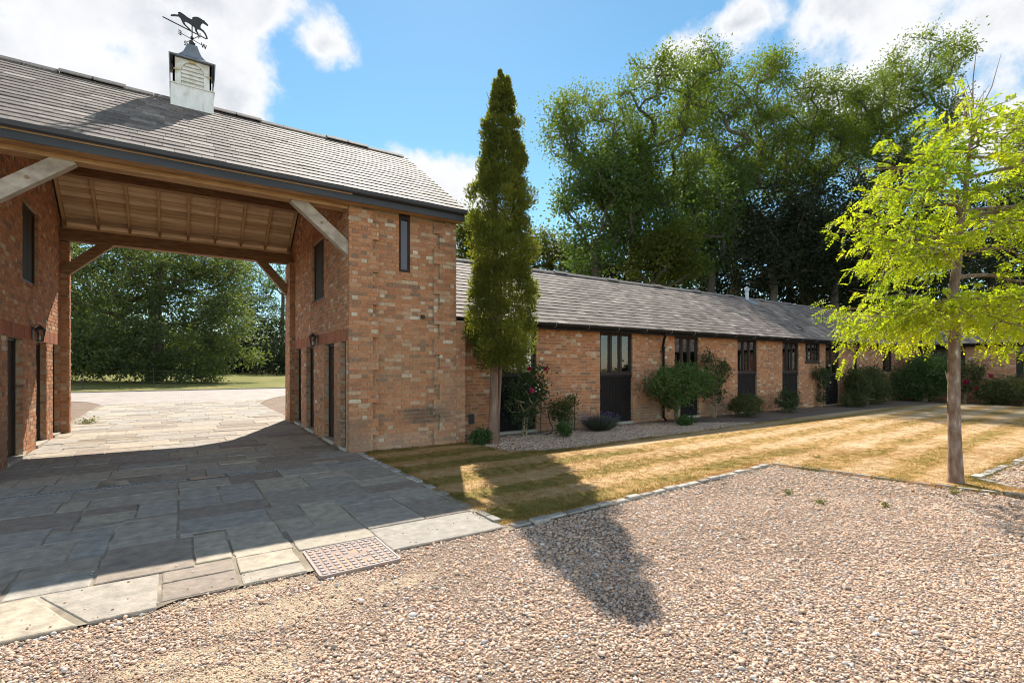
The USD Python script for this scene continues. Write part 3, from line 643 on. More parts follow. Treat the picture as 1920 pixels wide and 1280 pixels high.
# lanterns, sensor
for fr, y, lb in ((FR_r, 11.45, "black iron wall lantern on the right wall of the carriage arch"), (FR_l, 11.98, "black iron wall lantern on the left wall of the carriage arch")):
    u = fr.rng(y, y)[0]; p = fr.P(u, 0, .11)
    t = thing("wall_lantern", lb, "lantern", group="lanterns in the carriage arch")
    m = MB(); fr.box(m, u - .04, u + .04, 2.04, 2.26, .003, .02); m.tube([fr.P(u, 2.22, .02), fr.P(u, 2.30, .05), fr.P(u, 2.30, .11), fr.P(u, 2.27, .11)], .008, 6); m.put(t, "bracket", M["iron"])
    m = MB(); m.raw(*lathe([(.0, 2.285), (.03, 2.27), (.085, 2.215), (.088, 2.205), (.0, 2.207)], 4 * 3, (p[0], p[1], 0))); m.put(t, "cap", M["iron"])
    m = MB()
    for k in range(6):
        a = k * PI / 3; e = np.array([cos(a), sin(a), 0]); m.bar(p + e * .045 + [0, 0, 2.02], p + e * .072 + [0, 0, 2.207], .007, .007)
    m.raw(*lathe([(.0, 2.0), (.048, 2.005), (.05, 2.02), (.0, 2.022)], 12, (p[0], p[1], 0))); m.put(t, "cage", M["iron"])
    m = MB(); m.raw(*lathe([(.042, 2.023), (.068, 2.204)], 6, (p[0], p[1], 0))); m.put(t, "glazing", M["glass"])
    m = MB(); m.tube([p + [0, 0, 2.022], p + [0, 0, 2.10]], .012, 8); m.put(t, "candle_tube", M["blind"])
t = thing("security_sensor", "small black security sensor on the front brickwork of the tower", "sensor")
m = MB(); FR_f.box(m, 3.93, 3.98, 2.50, 2.57, -.03, -.005); m.put(t, "back_plate", M["iron"]); m = MB(); m.raw(*lathe([(.0, -.05), (.028, -.04), (.035, .0), (.025, .03), (0, .032)], 10, tuple(FR_f.P(3.955, 2.53, .035)))); m.put(t, "eye", M["iron"], smooth=True)
m = MB(); FR_f.box(m, 3.938, 3.972, 2.515, 2.55, -.005, .02); m.put(t, "neck", M["iron"])

# cupola and weathervane
CX_, CY_ = .225, RY_
cup = thing("cupola", "white louvred timber cupola with a swept lead cap on the gatehouse ridge", "cupola", (CX_, CY_, 0))
h = .355
m = MB(); m.box(-h, h, -h, h, 6.2, 7.0); m.put(cup, "base_box", M["white"])
m = MB(); m.box(-h - .018, h + .018, -h - .018, h + .018, 7.0, 7.018); m.put(cup, "base_moulding", M["white_dirty"])
k = .315
m = MB(); m.box(-k + .03, k - .03, -k + .03, k - .03, 7.018, 7.55); m.put(cup, "core", M["white_dirty"])
for rot in range(4):
    Rm = np.array([[cos(rot * PI / 2), -sin(rot * PI / 2), 0], [sin(rot * PI / 2), cos(rot * PI / 2), 0], [0, 0, 1]])
    fr = Frame((0, -1), 0); ar = [(.19 * cos(a), 7.30 + .19 * sin(a)) for a in np.linspace(0, PI, 13)]
    pan = rect(-k, k, 7.018, 7.53).difference(Polygon([(.19, 7.018)] + ar + [(-.19, 7.018)]))
    v, f = fr.extrude(pan, k - .03, k); put(cup, "arched_panel", (v @ Rm.T, f), M["white_dirty"])
    ring = Polygon([(.215 * cos(a), 7.30 + .215 * sin(a)) for a in np.linspace(0, PI, 15)] + [(.19 * cos(a), 7.30 + .19 * sin(a)) for a in np.linspace(PI, 0, 15)])
    v, f = fr.extrude(ring, k, k + .012); put(cup, "arch_trim", (v @ Rm.T, f), M["white_dirty"])
    v, f = fr.extrude(Polygon([(-.05, 7.475), (.05, 7.475), (.058, 7.525), (-.058, 7.525)]), k, k + .02); put(cup, "keystone", (v @ Rm.T, f), M["ochre"])
    for q0, q1 in ((-k - .012, -.216), (.216, k + .012)): v, f = fr.extrude(rect(q0, q1, 7.285, 7.305), k, k + .012); put(cup, "impost", (v @ Rm.T, f), M["ochre"])
    for i in range(6):
        z = 7.035 + i * .075; w = .187 if z < 7.28 else math.sqrt(max(.187 ** 2 - (z + .03 - 7.30) ** 2, .0004)); mb = MB()
        mb.raw(np.array([[-w, -k + .005, z], [w, -k + .005, z], [w, -k + .03, z + .065], [-w, -k + .03, z + .065], [-w, -k + .012, z - .004], [w, -k + .012, z - .004], [w, -k + .037, z + .061], [-w, -k + .037, z + .061]]) @ Rm.T, MB.F6); mb.put(cup, "louvre", M["white_dirty"])
kk = .385
m = MB(); prof = [(kk, 7.535), (kk, 7.56), (.30, 7.60), (.22, 7.665), (.155, 7.76), (.115, 7.87), (.085, 7.98), (.0, 7.985)]
rings = [np.array([[sx * r_, sy * r_, z] for sx, sy in ((-1, -1), (1, -1), (1, 1), (-1, 1))]) for r_, z in prof]
V = np.vstack(rings); Fq = [[i * 4 + q, i * 4 + (q + 1) % 4, (i + 1) * 4 + (q + 1) % 4, (i + 1) * 4 + q] for i in range(len(prof) - 1) for q in range(4)] + [[3, 2, 1, 0]]
put(cup, "lead_cap", (V, np.array(Fq)), M["lead"])
for sx in (-1, 1):
    m = MB(); m.raw([[sx * (kk - .012), -kk, 7.25], [sx * (kk - .012) , kk, 7.25], [sx * (kk), kk, 7.535], [sx * kk, -kk, 7.535], [sx * (kk - .026), -kk, 7.25], [sx * (kk - .026), kk, 7.25], [sx * (kk - .02), kk, 7.535], [sx * (kk - .02), -kk, 7.535]], MB.F6); m.put(cup, "lead_apron", M["lead"])

vane = thing("weathervane", "black iron weathervane with a galloping horse and compass letters above the cupola", "weathervane", (CX_, CY_, 0))
m = MB(); m.tube([(0, 0, 7.97), (0, 0, 8.42)], .011, 8); m.put(vane, "spindle", M["iron"])
for z, r_ in ((8.045, .055), (8.16, .032)):
    s = trimesh.creation.icosphere(2, r_); put(vane, "ball", (np.array(s.vertices) + [0, 0, z], s.faces), M["iron"], smooth=True)
EA = math.radians(209)
for i, (lt, aa) in enumerate((("E", EA), ("N", EA + PI / 2), ("W", EA + PI), ("S", EA - PI / 2))):
    d = np.array([cos(aa), sin(aa), 0]); m = MB(); m.tube([np.array([0, 0, 8.13]), d * .20 + [0, 0, 8.13]], .007, 6); ap = m.put(vane, "compass_arm", M["iron"])
    tm = meshkit.text_mesh(lt, .085, .008, bold=True); v = np.array(tm.vertices); v -= (v.min(0) + v.max(0)) / 2
    # letters stand upright in the plane of their arm's neighbour, read from the south side
    e = np.array([cos(EA), sin(EA), 0]) if i in (0, 2) else np.array([cos(EA + PI / 2), sin(EA + PI / 2), 0])
    e = e if i in (0, 2) else e
    v3 = np.outer(v[:, 0], e) + np.outer(v[:, 1], [0, 0, 1.0]) + np.outer(v[:, 2], np.cross(e, [0, 0, 1.0])) + d * .235 + [0, 0, 8.13]
    put(ap, "letter", (v3, np.array(tm.faces)), M["iron"])
HA = math.radians(22); hd = np.array([cos(HA), sin(HA), 0])
m = MB(); m.tube([-hd * .52 + [0, 0, 8.285], hd * .27 + [0, 0, 8.285]], .011, 6); m.put(vane, "pointer_rod", M["iron"])
# galloping horse outline in metres along (hd, z), nose to +x
HORSE = [(.285, .315), (.30, .30), (.30, .285), (.275, .28), (.225, .29), (.19, .275), (.165, .23), (.15, .175), (.165, .15), (.21, .14), (.25, .105), (.275, .06), (.295, .01), (.275, .005), (.255, .05), (.225, .095), (.18, .115), (.13, .115), (.10, .10), (.085, .06), (.12, .02), (.105, .008), (.06, .045), (.05, .105), (.02, .12),
         (-.06, .135), (-.12, .13), (-.145, .10), (-.12, .065), (-.06, .035), (-.02, .008), (-.045, .0), (-.10, .035), (-.155, .06), (-.18, .095), (-.20, .14), (-.235, .165), (-.265, .15), (-.30, .135), (-.36, .10), (-.385, .105), (-.375, .125), (-.32, .16), (-.275, .18), (-.25, .20),
         (-.245, .235), (-.29, .262), (-.36, .29), (-.44, .34), (-.50, .385), (-.52, .40), (-.505, .365), (-.44, .30), (-.365, .25), (-.29, .225), (-.25, .245), (-.22, .265), (-.15, .255), (-.08, .235), (-.02, .235), (.01, .255), (.0, .285), (.025, .31), (.06, .335), (.11, .355), (.165, .355), (.205, .345), (.225, .36), (.235, .338)]
poly = Polygon(HORSE[:49] + HORSE[49:]).buffer(0)
if poly.geom_type != "Polygon": poly = max(poly.geoms, key=lambda g: g.area)
tm = trimesh.creation.extrude_polygon(poly, .022, engine="earcut"); v = np.array(tm.vertices); sd = np.cross(hd, [0, 0, 1.0])
put(vane, "horse", (np.outer(v[:, 0] * 1.0, hd) + np.outer(v[:, 1] * .98, [0, 0, 1.0]) + np.outer(v[:, 2] - .011, sd) + [0, 0, 8.29], np.array(tm.faces)), M["iron"])

# ------------------------------------------------------------------ stable range and wing
RYW, RIDY, REZ, RSL = 9.6, 12.3, 2.60, .633
REY = 9.28; RRZ = REZ + RSL * (RIDY - REY); RXA, RXB = GXR + .005, 32.0
rangeb = thing("stable_range", "long low red brick stable range with slate roof and black boarded bays", "stable block")
FRW = Frame((0, -1), -RYW)
BAYS = [(5.85, 7.13), (9.21, 10.44), (12.23, 13.38), (15.46, 16.63), (18.27, 19.45)]
RTOP = 2.50
ops = [(a, b, .06, RTOP) for a, b in BAYS] + [(19.93, 21.10, 1.74, RTOP), (21.54, 22.74, .04, RTOP), (27.02, 28.11, 1.32, RTOP)]
rb, rc = Pieces(), MB()
lay(rb, FRW, lambda c: [(GXR, 29.2, 0.0)], 34, ops, R, phase=.1, pale=lambda u, z: .12 if z > 1.7 and 7 < u < 9.3 else .02)
for (a, b, z0, z1) in ops:
    for su, fn in ((a, 1), (b, -1)): jamb(rb, FRW, su, fn, max(z0, 0), z1, .10, R)
prof = rect(GXR, 29.2, -.1, 2.56)
for o in ops: prof = prof.difference(rect(*o))
rc.raw(*FRW.extrude(prof, -.24, -.008)); m = MB(); m.box(GXR + .0, 34.5, 14.7, 14.95, -.1, 2.56); m.put(rangeb, "rear_wall", M["mortar"])
# short pier that runs up to the gatehouse front
m = MB(); m.box(GXR + .008, 4.892, GY0 + .008, RYW + .05, -.1, 2.50); m.put(rangeb, "brick_pier", M["mortar"])
lay(rb, FR_f, lambda c: [(GXR + .002, 4.90, 0.0)], 33, [], R, phase=.2)
fe = Frame((1, 0), 4.90); lay(rb, fe, lambda c: [(*fe.rng(GY0 + .046, RYW - .02), 0.0)], 33, [], R)
rw = rc.put(rangeb, "brick_wall", M["mortar_pale"])
rb.finish(rw, "brick", "brickwork", M["brick"])
m = MB(); m.box(GXR + .1, 29.0, 10.9, 10.95, .05, 2.5); m.box(GXR + .1, 29.0, 9.85, 10.9, .0, .03); m.put(rangeb, "interior", M["room"])


def pane_box(parent, fr, u0, u1, z0, z1, d=-.085):
    m = MB(); fr.box(m, u0, u1, z0, z1, d, d + .006); return m.put(parent, "pane", M["glass"])


def bay(fr, u0, u1, zs, z1, parent, blind=None, frosted=False, lights=3, d=-.07):
    """Three-light window over a boarded panel."""
    m = MB(); w = .055; e = .004
    fr.box(m, u0 + e, u0 + w, zs, z1, d - .05, d + .03); fr.box(m, u1 - w, u1 - e, zs, z1, d - .05, d + .03); fr.box(m, u0 + w, u1 - w, zs, zs + .065, d - .05, d + .045); fr.box(m, u0 + w, u1 - w, z1 - .07, z1, d - .05, d + .03)
    lw = (u1 - u0 - 2 * w) / lights
    for i in range(1, lights): x = u0 + w + i * lw; fr.box(m, x - .035, x + .035, zs + .065, z1 - .07, d - .05, d + .028)
    wp = m.put(parent, "window", M["frame"])
    for i in range(lights):
        a, b = u0 + w + i * lw + (.035 if i else 0), u0 + w + (i + 1) * lw - (.035 if i < lights - 1 else 0)
        s = MB()
        for q in ((a, a + .03, zs + .065, z1 - .07), (b - .03, b, zs + .065, z1 - .07), (a + .03, b - .03, zs + .065, zs + .10), (a + .03, b - .03, z1 - .105, z1 - .07)): fr.box(s, *q, d - .035, d + .012)
        s.put(wp, "sash", M["frame"]); pane_box(wp, fr, a + .03, b - .03, zs + .10, z1 - .105, d - .015)
        if blind == "slats":
            for k in range(int((z1 - zs - .2) / .075)):
                s = MB(); z = zs + .11 + k * .075; q = [fr.P(a + .01, z, d - .10), fr.P(b - .01, z, d - .10), fr.P(b - .01, z + .062, d - .085), fr.P(a + .01, z + .062, d - .085)]; s.raw(q + [p + fr.N * .004 for p in q], MB.F6); s.put(wp, "blind_slat", M["blind"])
        elif blind == "last" and i == lights - 1:
            s = MB(); fr.box(s, a, b, zs + .07, z1 - .08, d - .11, d - .10); s.put(wp, "roller_blind", M["blind"])
        elif blind == "curtain" and i == 0:
            s = MB(); s.tube([fr.P((a + b) / 2 - .02, zs + .08, d - .2), fr.P((a + b) / 2, (zs + z1) / 2, d - .2), fr.P((a + b) / 2 - .06, z1 - .08, d - .2)], .09, 8); s.put(wp, "curtain", M["curtain"])
    return wp


def boarded(fr, u0, u1, z0, z1, parent, d=-.06, name="boarded_panel"):
    m = MB(); fr.box(m, u0 + .004, u1 - .004, z1 - .06, z1 - .002, d - .06, d + .03); fr.box(m, u0 + .004, u1 - .004, z0, z1 - .06, d - .08, d - .035); bp = m.put(parent, name, M["black"])
    n = max(4, round((u1 - u0) / .105)); w = (u1 - u0 - .008) / n
    for i in range(n):
        s = MB(); a = u0 + .004 + i * w; fr.box(s, a + .003, a + w - .003, z0, z1 - .062, d - .034, d + R.uniform(-.001, .001)); s.put(bp, "board", M["black"])
    return bp


for i, (a, b) in enumerate(BAYS):
    bay(FRW, a, b, 1.335, RTOP, rangeb, blind=("slats" if i >= 3 else "last"))
    boarded(FRW, a, b, .075, 1.33, rangeb)
    m = MB(); FRW.box(m, a + .003, b - .003, -.05, .07, -.22, .035); m.put(rangeb, "sill", M["concrete"])
# small gridded window, glazed door, end window
m = MB(); a, b, z0, z1 = 19.93, 21.10, 1.745, RTOP
for q in ((a + .004, a + .07, z0, z1), (b - .07, b - .004, z0, z1), (a + .07, b - .07, z0, z0 + .07), (a + .07, b - .07, z1 - .08, z1)): FRW.box(m, *q, -.12, -.04)
for k in range(1, 4): FRW.box(m, a + k * (b - a) / 4 - .012, a + k * (b - a) / 4 + .012, z0 + .07, z1 - .08, -.10, -.055)
for k in range(1, 3): FRW.box(m, a + .07, b - .07, z0 + .035 + k * .2, z0 + .058 + k * .2, -.098, -.057)
wp = m.put(rangeb, "window", M["frame"]); pane_box(wp, FRW, a + .07, b - .07, z0 + .07, z1 - .08)
m = MB(); FRW.box(m, a - .04, b + .04, z0 - .05, z0 - .002, -.1, .03); m.put(rangeb, "sill", M["frame"])
a, b = 21.54, 22.74
dp = boarded(FRW, a, b, .05, 1.22, rangeb, name="door"); bay(FRW, a, b, 1.225, RTOP, dp.rsplit("/", 1)[0], lights=2)
m = MB(); m.tube([FRW.P(b - .16, 1.05, -.06), FRW.P(b - .16, 1.05, -.0), FRW.P(b - .30, 1.05, .0)], .012, 6); m.put(dp, "handle", M["iron"])
bay(FRW, 27.02, 28.11, 1.32, RTOP, rangeb, lights=2)
# wing at the far end
FWG = Frame((-1, 0), -29.2)
wing = thing("stable_wing", "low red brick wing closing the far end of the lawn, slate roofed", "outbuilding")
wops = [(*FWG.rng(7.23, 8.90), 1.20, RTOP), (*FWG.rng(4.25, 5.61), 1.17, RTOP), (*FWG.rng(.4, 1.7), 1.17, RTOP), (*FWG.rng(-3.4, -2.1), .05, RTOP)]
wb, wc = Pieces(), MB()
lay(wb, FWG, lambda c: [(*FWG.rng(-7.0, 9.58), 0.0)], 34, wops, R, phase=.1)
for (a, b, z0, z1) in wops:
    for su, fn in ((a, 1), (b, -1)): jamb(wb, FWG, su, fn, z0, z1, .10, R)
prof = rect(*FWG.rng(-7.0, 9.85), -.1, 2.56)
for o in wops: prof = prof.difference(rect(*o))
wc.raw(*FWG.extrude(prof, -.24, -.008)); m = MB(); m.box(34.6, 34.85, -7, 14.7, -.1, 2.56); m.put(wing, "rear_wall", M["mortar"])
ww = wc.put(wing, "brick_wall", M["mortar_pale"]); wb.finish(ww, "brick", "brickwork", M["brick"], limit=300)
m = MB(); m.box(30.4, 30.45, -6.8, 9.5, .0, 2.5); m.put(wing, "interior", M["room"])
bay(FWG, *FWG.rng(7.23, 8.90), 1.20, RTOP, wing); bay(FWG, *FWG.rng(4.25, 5.61), 1.17, RTOP, wing, blind="curtain"); bay(FWG, *FWG.rng(.4, 1.7), 1.17, RTOP, wing)
boarded(FWG, *FWG.rng(-3.4, -2.1), .05, 2.48, wing, name="door")
for y0, y1 in ((7.2, 8.93), (4.2, 5.65), (.35, 1.75)): m = MB(); FWG.box(m, *FWG.rng(y0, y1), 1.12, 1.168, -.1, .03); m.put(wing, "sill", M["frame"])

# roofs of range and wing
Ls = math.hypot(RIDY - REY, RRZ - REZ)


def roof_deck(parent, o, A, La, B, Ls):
    o, A, B = map(lambda q: np.asarray(q, float), (o, A, B)); N = np.cross(A, B); N = N if N[2] > 0 else -N
    q = [o - N * .07, o + A * La - N * .07, o + A * La + B * Ls - N * .07, o + B * Ls - N * .07]; return q + [p + N * .066 for p in q]


Bfr = np.array([0, RIDY - REY, RRZ - REZ]) / Ls; Bbr = Bfr * [1, -1, 1]; Bwf = np.array([RIDY - REY, 0, RRZ - REZ]) / Ls; Bwb = Bwf * [-1, 1, 1]
m = MB(); m.raw(roof_deck(None, (RXA, REY, REZ), (1, 0, 0), 36 - RXA, Bfr, Ls), MB.F6); m.raw(roof_deck(None, (RXA, 2 * RIDY - REY, REZ), (1, 0, 0), 36 - RXA, Bbr, Ls), MB.F6)
rr = m.put(rangeb, "roof", M["slate"])
WXE = 28.88; WXR = WXE + (RIDY - REY)
m = MB(); m.raw(roof_deck(None, (WXE, -7.2, REZ), (0, 1, 0), RIDY + 7.2, Bwf, Ls), MB.F6); m.raw(roof_deck(None, (2 * WXR - WXE, -7.2, REZ), (0, 1, 0), 14.9 + 7.2, Bwb, Ls), MB.F6)
wr = m.put(wing, "roof", M["slate"])
sp = Pieces(); slates(sp, (RXA, REY - .02, REZ - .012), (1, 0, 0), Bfr, WXE + 3.3 - RXA, Ls, .20, .32, R, clip=lambda a, s: RXA + a < WXE + s * Bfr[1] + .25)
slates(sp, (RXA, 2 * RIDY - REY + .02, REZ - .012), (1, 0, 0), Bbr, 36 - RXA, Ls, .40, .64, R)
sp.finish(rr, "slate", "slating", M["slate"])
sp = Pieces(); slates(sp, (WXE - .02, -7.2, REZ - .012), (0, 1, 0), Bwf, RIDY + 7.2, Ls, .20, .32, R, clip=lambda a, s: -7.2 + a < REY + s * Bwf[0] + .25)
sp.finish(wr, "slate", "slating", M["slate"], min_px=13)
ridge_run(rr, (RXA + .02, RIDY, RRZ + .028), (WXR, RIDY, RRZ + .028), R, lift_every=4, slope=32)
ridge_run(wr, (WXR, RIDY, RRZ + .028), (WXR, -7.2, RRZ + .028), R, lift_every=4, slope=32)


def gutter(parent, a, b, out, drop=0.0):
    """Half-round gutter on a fascia, with small pale brackets."""
    a, b, out = map(lambda q: np.asarray(q, float), (a, b, out)); m = MB(); L = np.linalg.norm(b - a); d = (b - a) / L
    pr = [(.055 * cos(t), .055 * sin(t)) for t in np.linspace(PI, 2 * PI, 7)]
    for (x0, z0), (x1, z1) in zip(pr[:-1], pr[1:]):
        q = [a + out * x0 + [0, 0, z0], b + out * x0 + [0, 0, z0], b + out * x1 + [0, 0, z1], a + out * x1 + [0, 0, z1]]; m.raw(q + [p + [0, 0, .004] for p in q], MB.F6)
    gpth = m.put(parent, "gutter", M["black"])
    for k in np.arange(.6, L, 1.05):
        c = a + d * k; m = MB(); m.tube([c + out * .06 + [0, 0, .012], c + out * .062 + [0, 0, -.035], c + out * .02 + [0, 0, -.066], c - out * .05 + [0, 0, -.062]], .006, 5); m.put(gpth, "bracket", M["galv"])
    m = MB(); m.bar(a - out * .085 + [0, 0, -.045], b - out * .085 + [0, 0, -.045], .022, .15); m.put(parent, "fascia", M["black"])


gutter(rangeb, (RXA + .02, REY - .03, REZ - .035), (WXE + .0, REY - .03, REZ - .035), (0, -1, 0)); gutter(wing, (WXE - .03, REY + .0, REZ - .035), (WXE - .03, -7.0, REZ - .035), (-1, 0, 0))
m = MB(); m.box(RXA + .02, 29.2, REY + .07, RYW - .004, REZ - .115, REZ - .10); m.put(rangeb, "soffit", M["black"])
m = MB(); m.box(WXE + .07, 29.196, -7, RYW, REZ - .115, REZ - .10); m.put(wing, "soffit", M["black"])
for x in (11.52, 23.95):
    m = MB(); m.tube([(x - .12, REY - .03, REZ - .09), (x - .12, REY - .03, REZ - .17), (x - .05, REY + .08, REZ - .24), (x + .1, RYW - .08, REZ - .42), (x + .14, RYW - .06, REZ - .50), (x + .14, RYW - .06, .1), (x + .14, RYW - .16, .02)], .036, 10)
    m.tube([(x + .14, RYW - .06, REZ - .46), (x + .14, RYW - .06, REZ - .56)], .046, 10); m.tube([(x + .14, RYW - .06, 1.0), (x + .14, RYW - .06, 1.06)], .046, 10); m.bar((x + .05, RYW - .035, REZ - .6), (x + .23, RYW - .035, REZ - .6), .05, .03); m.put(rangeb, "downpipe", M["black"])
m = MB(); m.tube([(20.3, RIDY - .12, RRZ - .12), (20.3, RIDY - .12, RRZ + .30)], .075, 12); m.raw(*lathe([(.075, 0), (.10, .02), (.10, .10), (.12, .11), (.02, .2), (0, .2)], 12, (20.3, RIDY - .12, RRZ + .30))); fp = m.put(rangeb, "flue_pipe", M["zinc"])
m = MB(); q = [np.array([20.05, RIDY - .5, RRZ]) + [0, 0, -.5 * RSL + .03], np.array([20.55, RIDY - .5, RRZ]) + [0, 0, -.5 * RSL + .03], np.array([20.55, RIDY - .02, RRZ + .02]), np.array([20.05, RIDY - .02, RRZ + .02])]; m.raw(q + [p + [0, 0, .012] for p in q], MB.F6); m.put(fp, "flashing", M["zinc"])
m = MB(); FRW.box(m, 5.28, 5.42, .30, .52, -.01, .012); m.put(rangeb, "air_vent", M["iron"])

# ------------------------------------------------------------------ ground
def terrain(poly, dz, ybreaks=(9.0, 14.7, 24, 36, 50, 70, 95, 120, 160, 220, 300)):
    vs, fs, n = [], [], 0; x0, y0, x1, y1 = poly.bounds
    ys = [y0 - 1] + [y for y in ybreaks if y0 < y < y1] + [y1 + 1]
    for a, b in zip(ys[:-1], ys[1:]):
        g = poly.intersection(Polygon([(x0 - 1, a), (x1 + 1, a), (x1 + 1, b), (x0 - 1, b)]))
        for q in getattr(g, "geoms", [g]):
            if q.is_empty or q.geom_type != "Polygon" or q.area < 1e-5: continue
            v, f = sheet(q, 0.0); v[:, 2] = [floor_z(y) + dz for y in v[:, 1]]; vs.append(v); fs.append(f + n); n += len(v)
    return np.vstack(vs), np.vstack(fs)


def box_poly(x0, y0, x1, y1): return Polygon([(x0, y0), (x1, y0), (x1, y1), (x0, y1)])


def simple_mat(name, nodes, links): M[name] = usdkit.material(stage, "/World/Looks/" + name, nodes, links, surface="p.BSDF"); return M[name]


# far ground, gravel bed, lawn and the rest
simple_mat("meadow", {"g": ("geometry", {}), "n1": ("noise_texture", {"scale": .35, "detail": 6.0}), "n2": ("noise_texture", {"scale": 14.0, "detail": 4.0}), "r": ("rgb_ramp", {"ramp": [(.3, (.10, .12, .028)), (.5, (.17, .165, .05)), (.7, (.27, .22, .09))]}),
                      "mm": ("mix_float", {"fac": .4}), "p": ("principled_bsdf", {"roughness": .95, "specular_ior_level": .1}), "b": ("bump", {"strength": .8, "distance": .04})},
           [("g.position", "n1.vector"), ("g.position", "n2.vector"), ("n1.fac", "mm.a"), ("n2.fac", "mm.b"), ("mm.result", "r.fac"), ("r.color", "p.base_color"), ("n2.fac", "b.height"), ("b.normal", "p.normal")])
PEB = [(0, (.22, .18, .155)), (.10, (.35, .255, .195)), (.28, (.56, .355, .235)), (.48, (.64, .44, .31)), (.66, (.66, .495, .375)), (.80, (.61, .365, .21)), (.90, (.44, .42, .405)), (1, (.72, .65, .575))]
def sand_nodes(B, L):
    """Bare sand where the gravel is thin."""
    B["sn"] = ("noise_texture", {"scale": 6.0, "detail": 8.0, "roughness": .62}); L.append(("g.position", "sn.vector")); prev = None
    for i, (x, y, a, b) in enumerate(SAND):
        B[f"a{i}"] = ("vector_math", {"math_type": "subtract", "vector2": (x, y, 0)}); B[f"m{i}"] = ("vector_math", {"math_type": "multiply", "vector2": (1 / a, 1 / b, 0)}); B[f"l{i}"] = ("vector_math", {"math_type": "length"}); L += [("g.position", f"a{i}.vector1"), (f"a{i}.vector", f"m{i}.vector1"), (f"m{i}.vector", f"l{i}.vector1")]
        if prev: B[f"n{i}"] = ("math", {"math_type": "minimum"}); L += [(prev, f"n{i}.value1"), (f"l{i}.value", f"n{i}.value2")]; prev = f"n{i}.value"
        else: prev = f"l{i}.value"
    B["sw"] = ("math", {"math_type": "multiply_add", "value2": 1.9, "value3": -.95}); B["sa"] = ("math", {"math_type": "add"}); B["sm"] = ("map_range", {"range_type": "smoothstep", "from_min": .5, "from_max": 1.35, "to_min": .95, "to_max": 0.0})
    B["sg"] = ("noise_texture", {"scale": 45.0, "detail": 6.0}); B["sr"] = ("rgb_ramp", {"ramp": [(.3, (.33, .245, .165)), (.5, (.46, .355, .245)), (.7, (.56, .455, .33))]}); B["sx"] = ("mix", {})
    L += [("sn.fac", "sw.value1"), (prev, "sa.value1"), ("sw.value", "sa.value2"), ("sa.value", "sm.value"), ("g.position", "sg.vector"), ("sg.fac", "sr.fac"), ("sm.result", "sx.fac"), ("sl.vector", "sx.color1"), ("sr.color", "sx.color2"), ("sx.color", "p.base_color")]


def bed_material():
  B = {"g": ("geometry", {}), "v": ("voronoi_texture", {"scale": 88.0, "randomness": 1.0}), "sc": ("separate_color", {}), "r": ("rgb_ramp", {"ramp": PEB}), "n": ("noise_texture", {"scale": 1.3, "detail": 5.0}),
                          "mr": ("map_range", {"from_min": .3, "from_max": .7, "to_min": .75, "to_max": 1.0}), "e": ("map_range", {"from_min": .0, "from_max": .011, "to_min": 1.0, "to_max": .62}), "mu": ("math", {"math_type": "multiply"}), "sl": ("vector_math", {"math_type": "scale"}),
                          "b": ("bump", {"strength": 1.0, "distance": .012, "invert": True}), "p": ("principled_bsdf", {"roughness": .85, "specular_ior_level": .2})}
  L = [("g.position", "v.vector"), ("v.color", "sc.color"), ("sc.r", "r.fac"), ("g.position", "n.vector"), ("n.fac", "mr.value"), ("v.distance", "e.value"), ("mr.result", "mu.value1"), ("mu.value", "sl.scale"), ("r.color", "sl.vector1"), ("v.distance", "b.height"), ("b.normal", "p.normal")]
  sand_nodes(B, L)
  simple_mat("gravel_bed", B, L)


SAND = [(.60, 3.48, .50, .24), (1.02, 3.64, .30, .14), (.20, 2.90, .50, .18), (.45, 3.90, .60, .09), (1.36, 3.45, .32, .11), (-.05, 3.2, .34, .10)]
simple_mat("pebble", {"o": ("object_info", {}), "w": ("white_noise_texture", {"dimensions": "3D"}), "r": ("rgb_ramp", {"ramp": PEB}), "g": ("geometry", {}), "n": ("noise_texture", {"scale": 130.0, "detail": 3.0}), "mr": ("map_range", {"from_min": .3, "from_max": .7, "to_min": .8, "to_max": 1.15}), "sl": ("vector_math", {"math_type": "scale"}),
                      "p": ("principled_bsdf", {"roughness": .62, "specular_ior_level": .35})},
           [("o.location", "w.vector"), ("w.value", "r.fac"), ("g.position", "n.vector"), ("n.fac", "mr.value"), ("r.color", "sl.vector1"), ("mr.result", "sl.scale"), ("sl.vector", "p.base_color")])


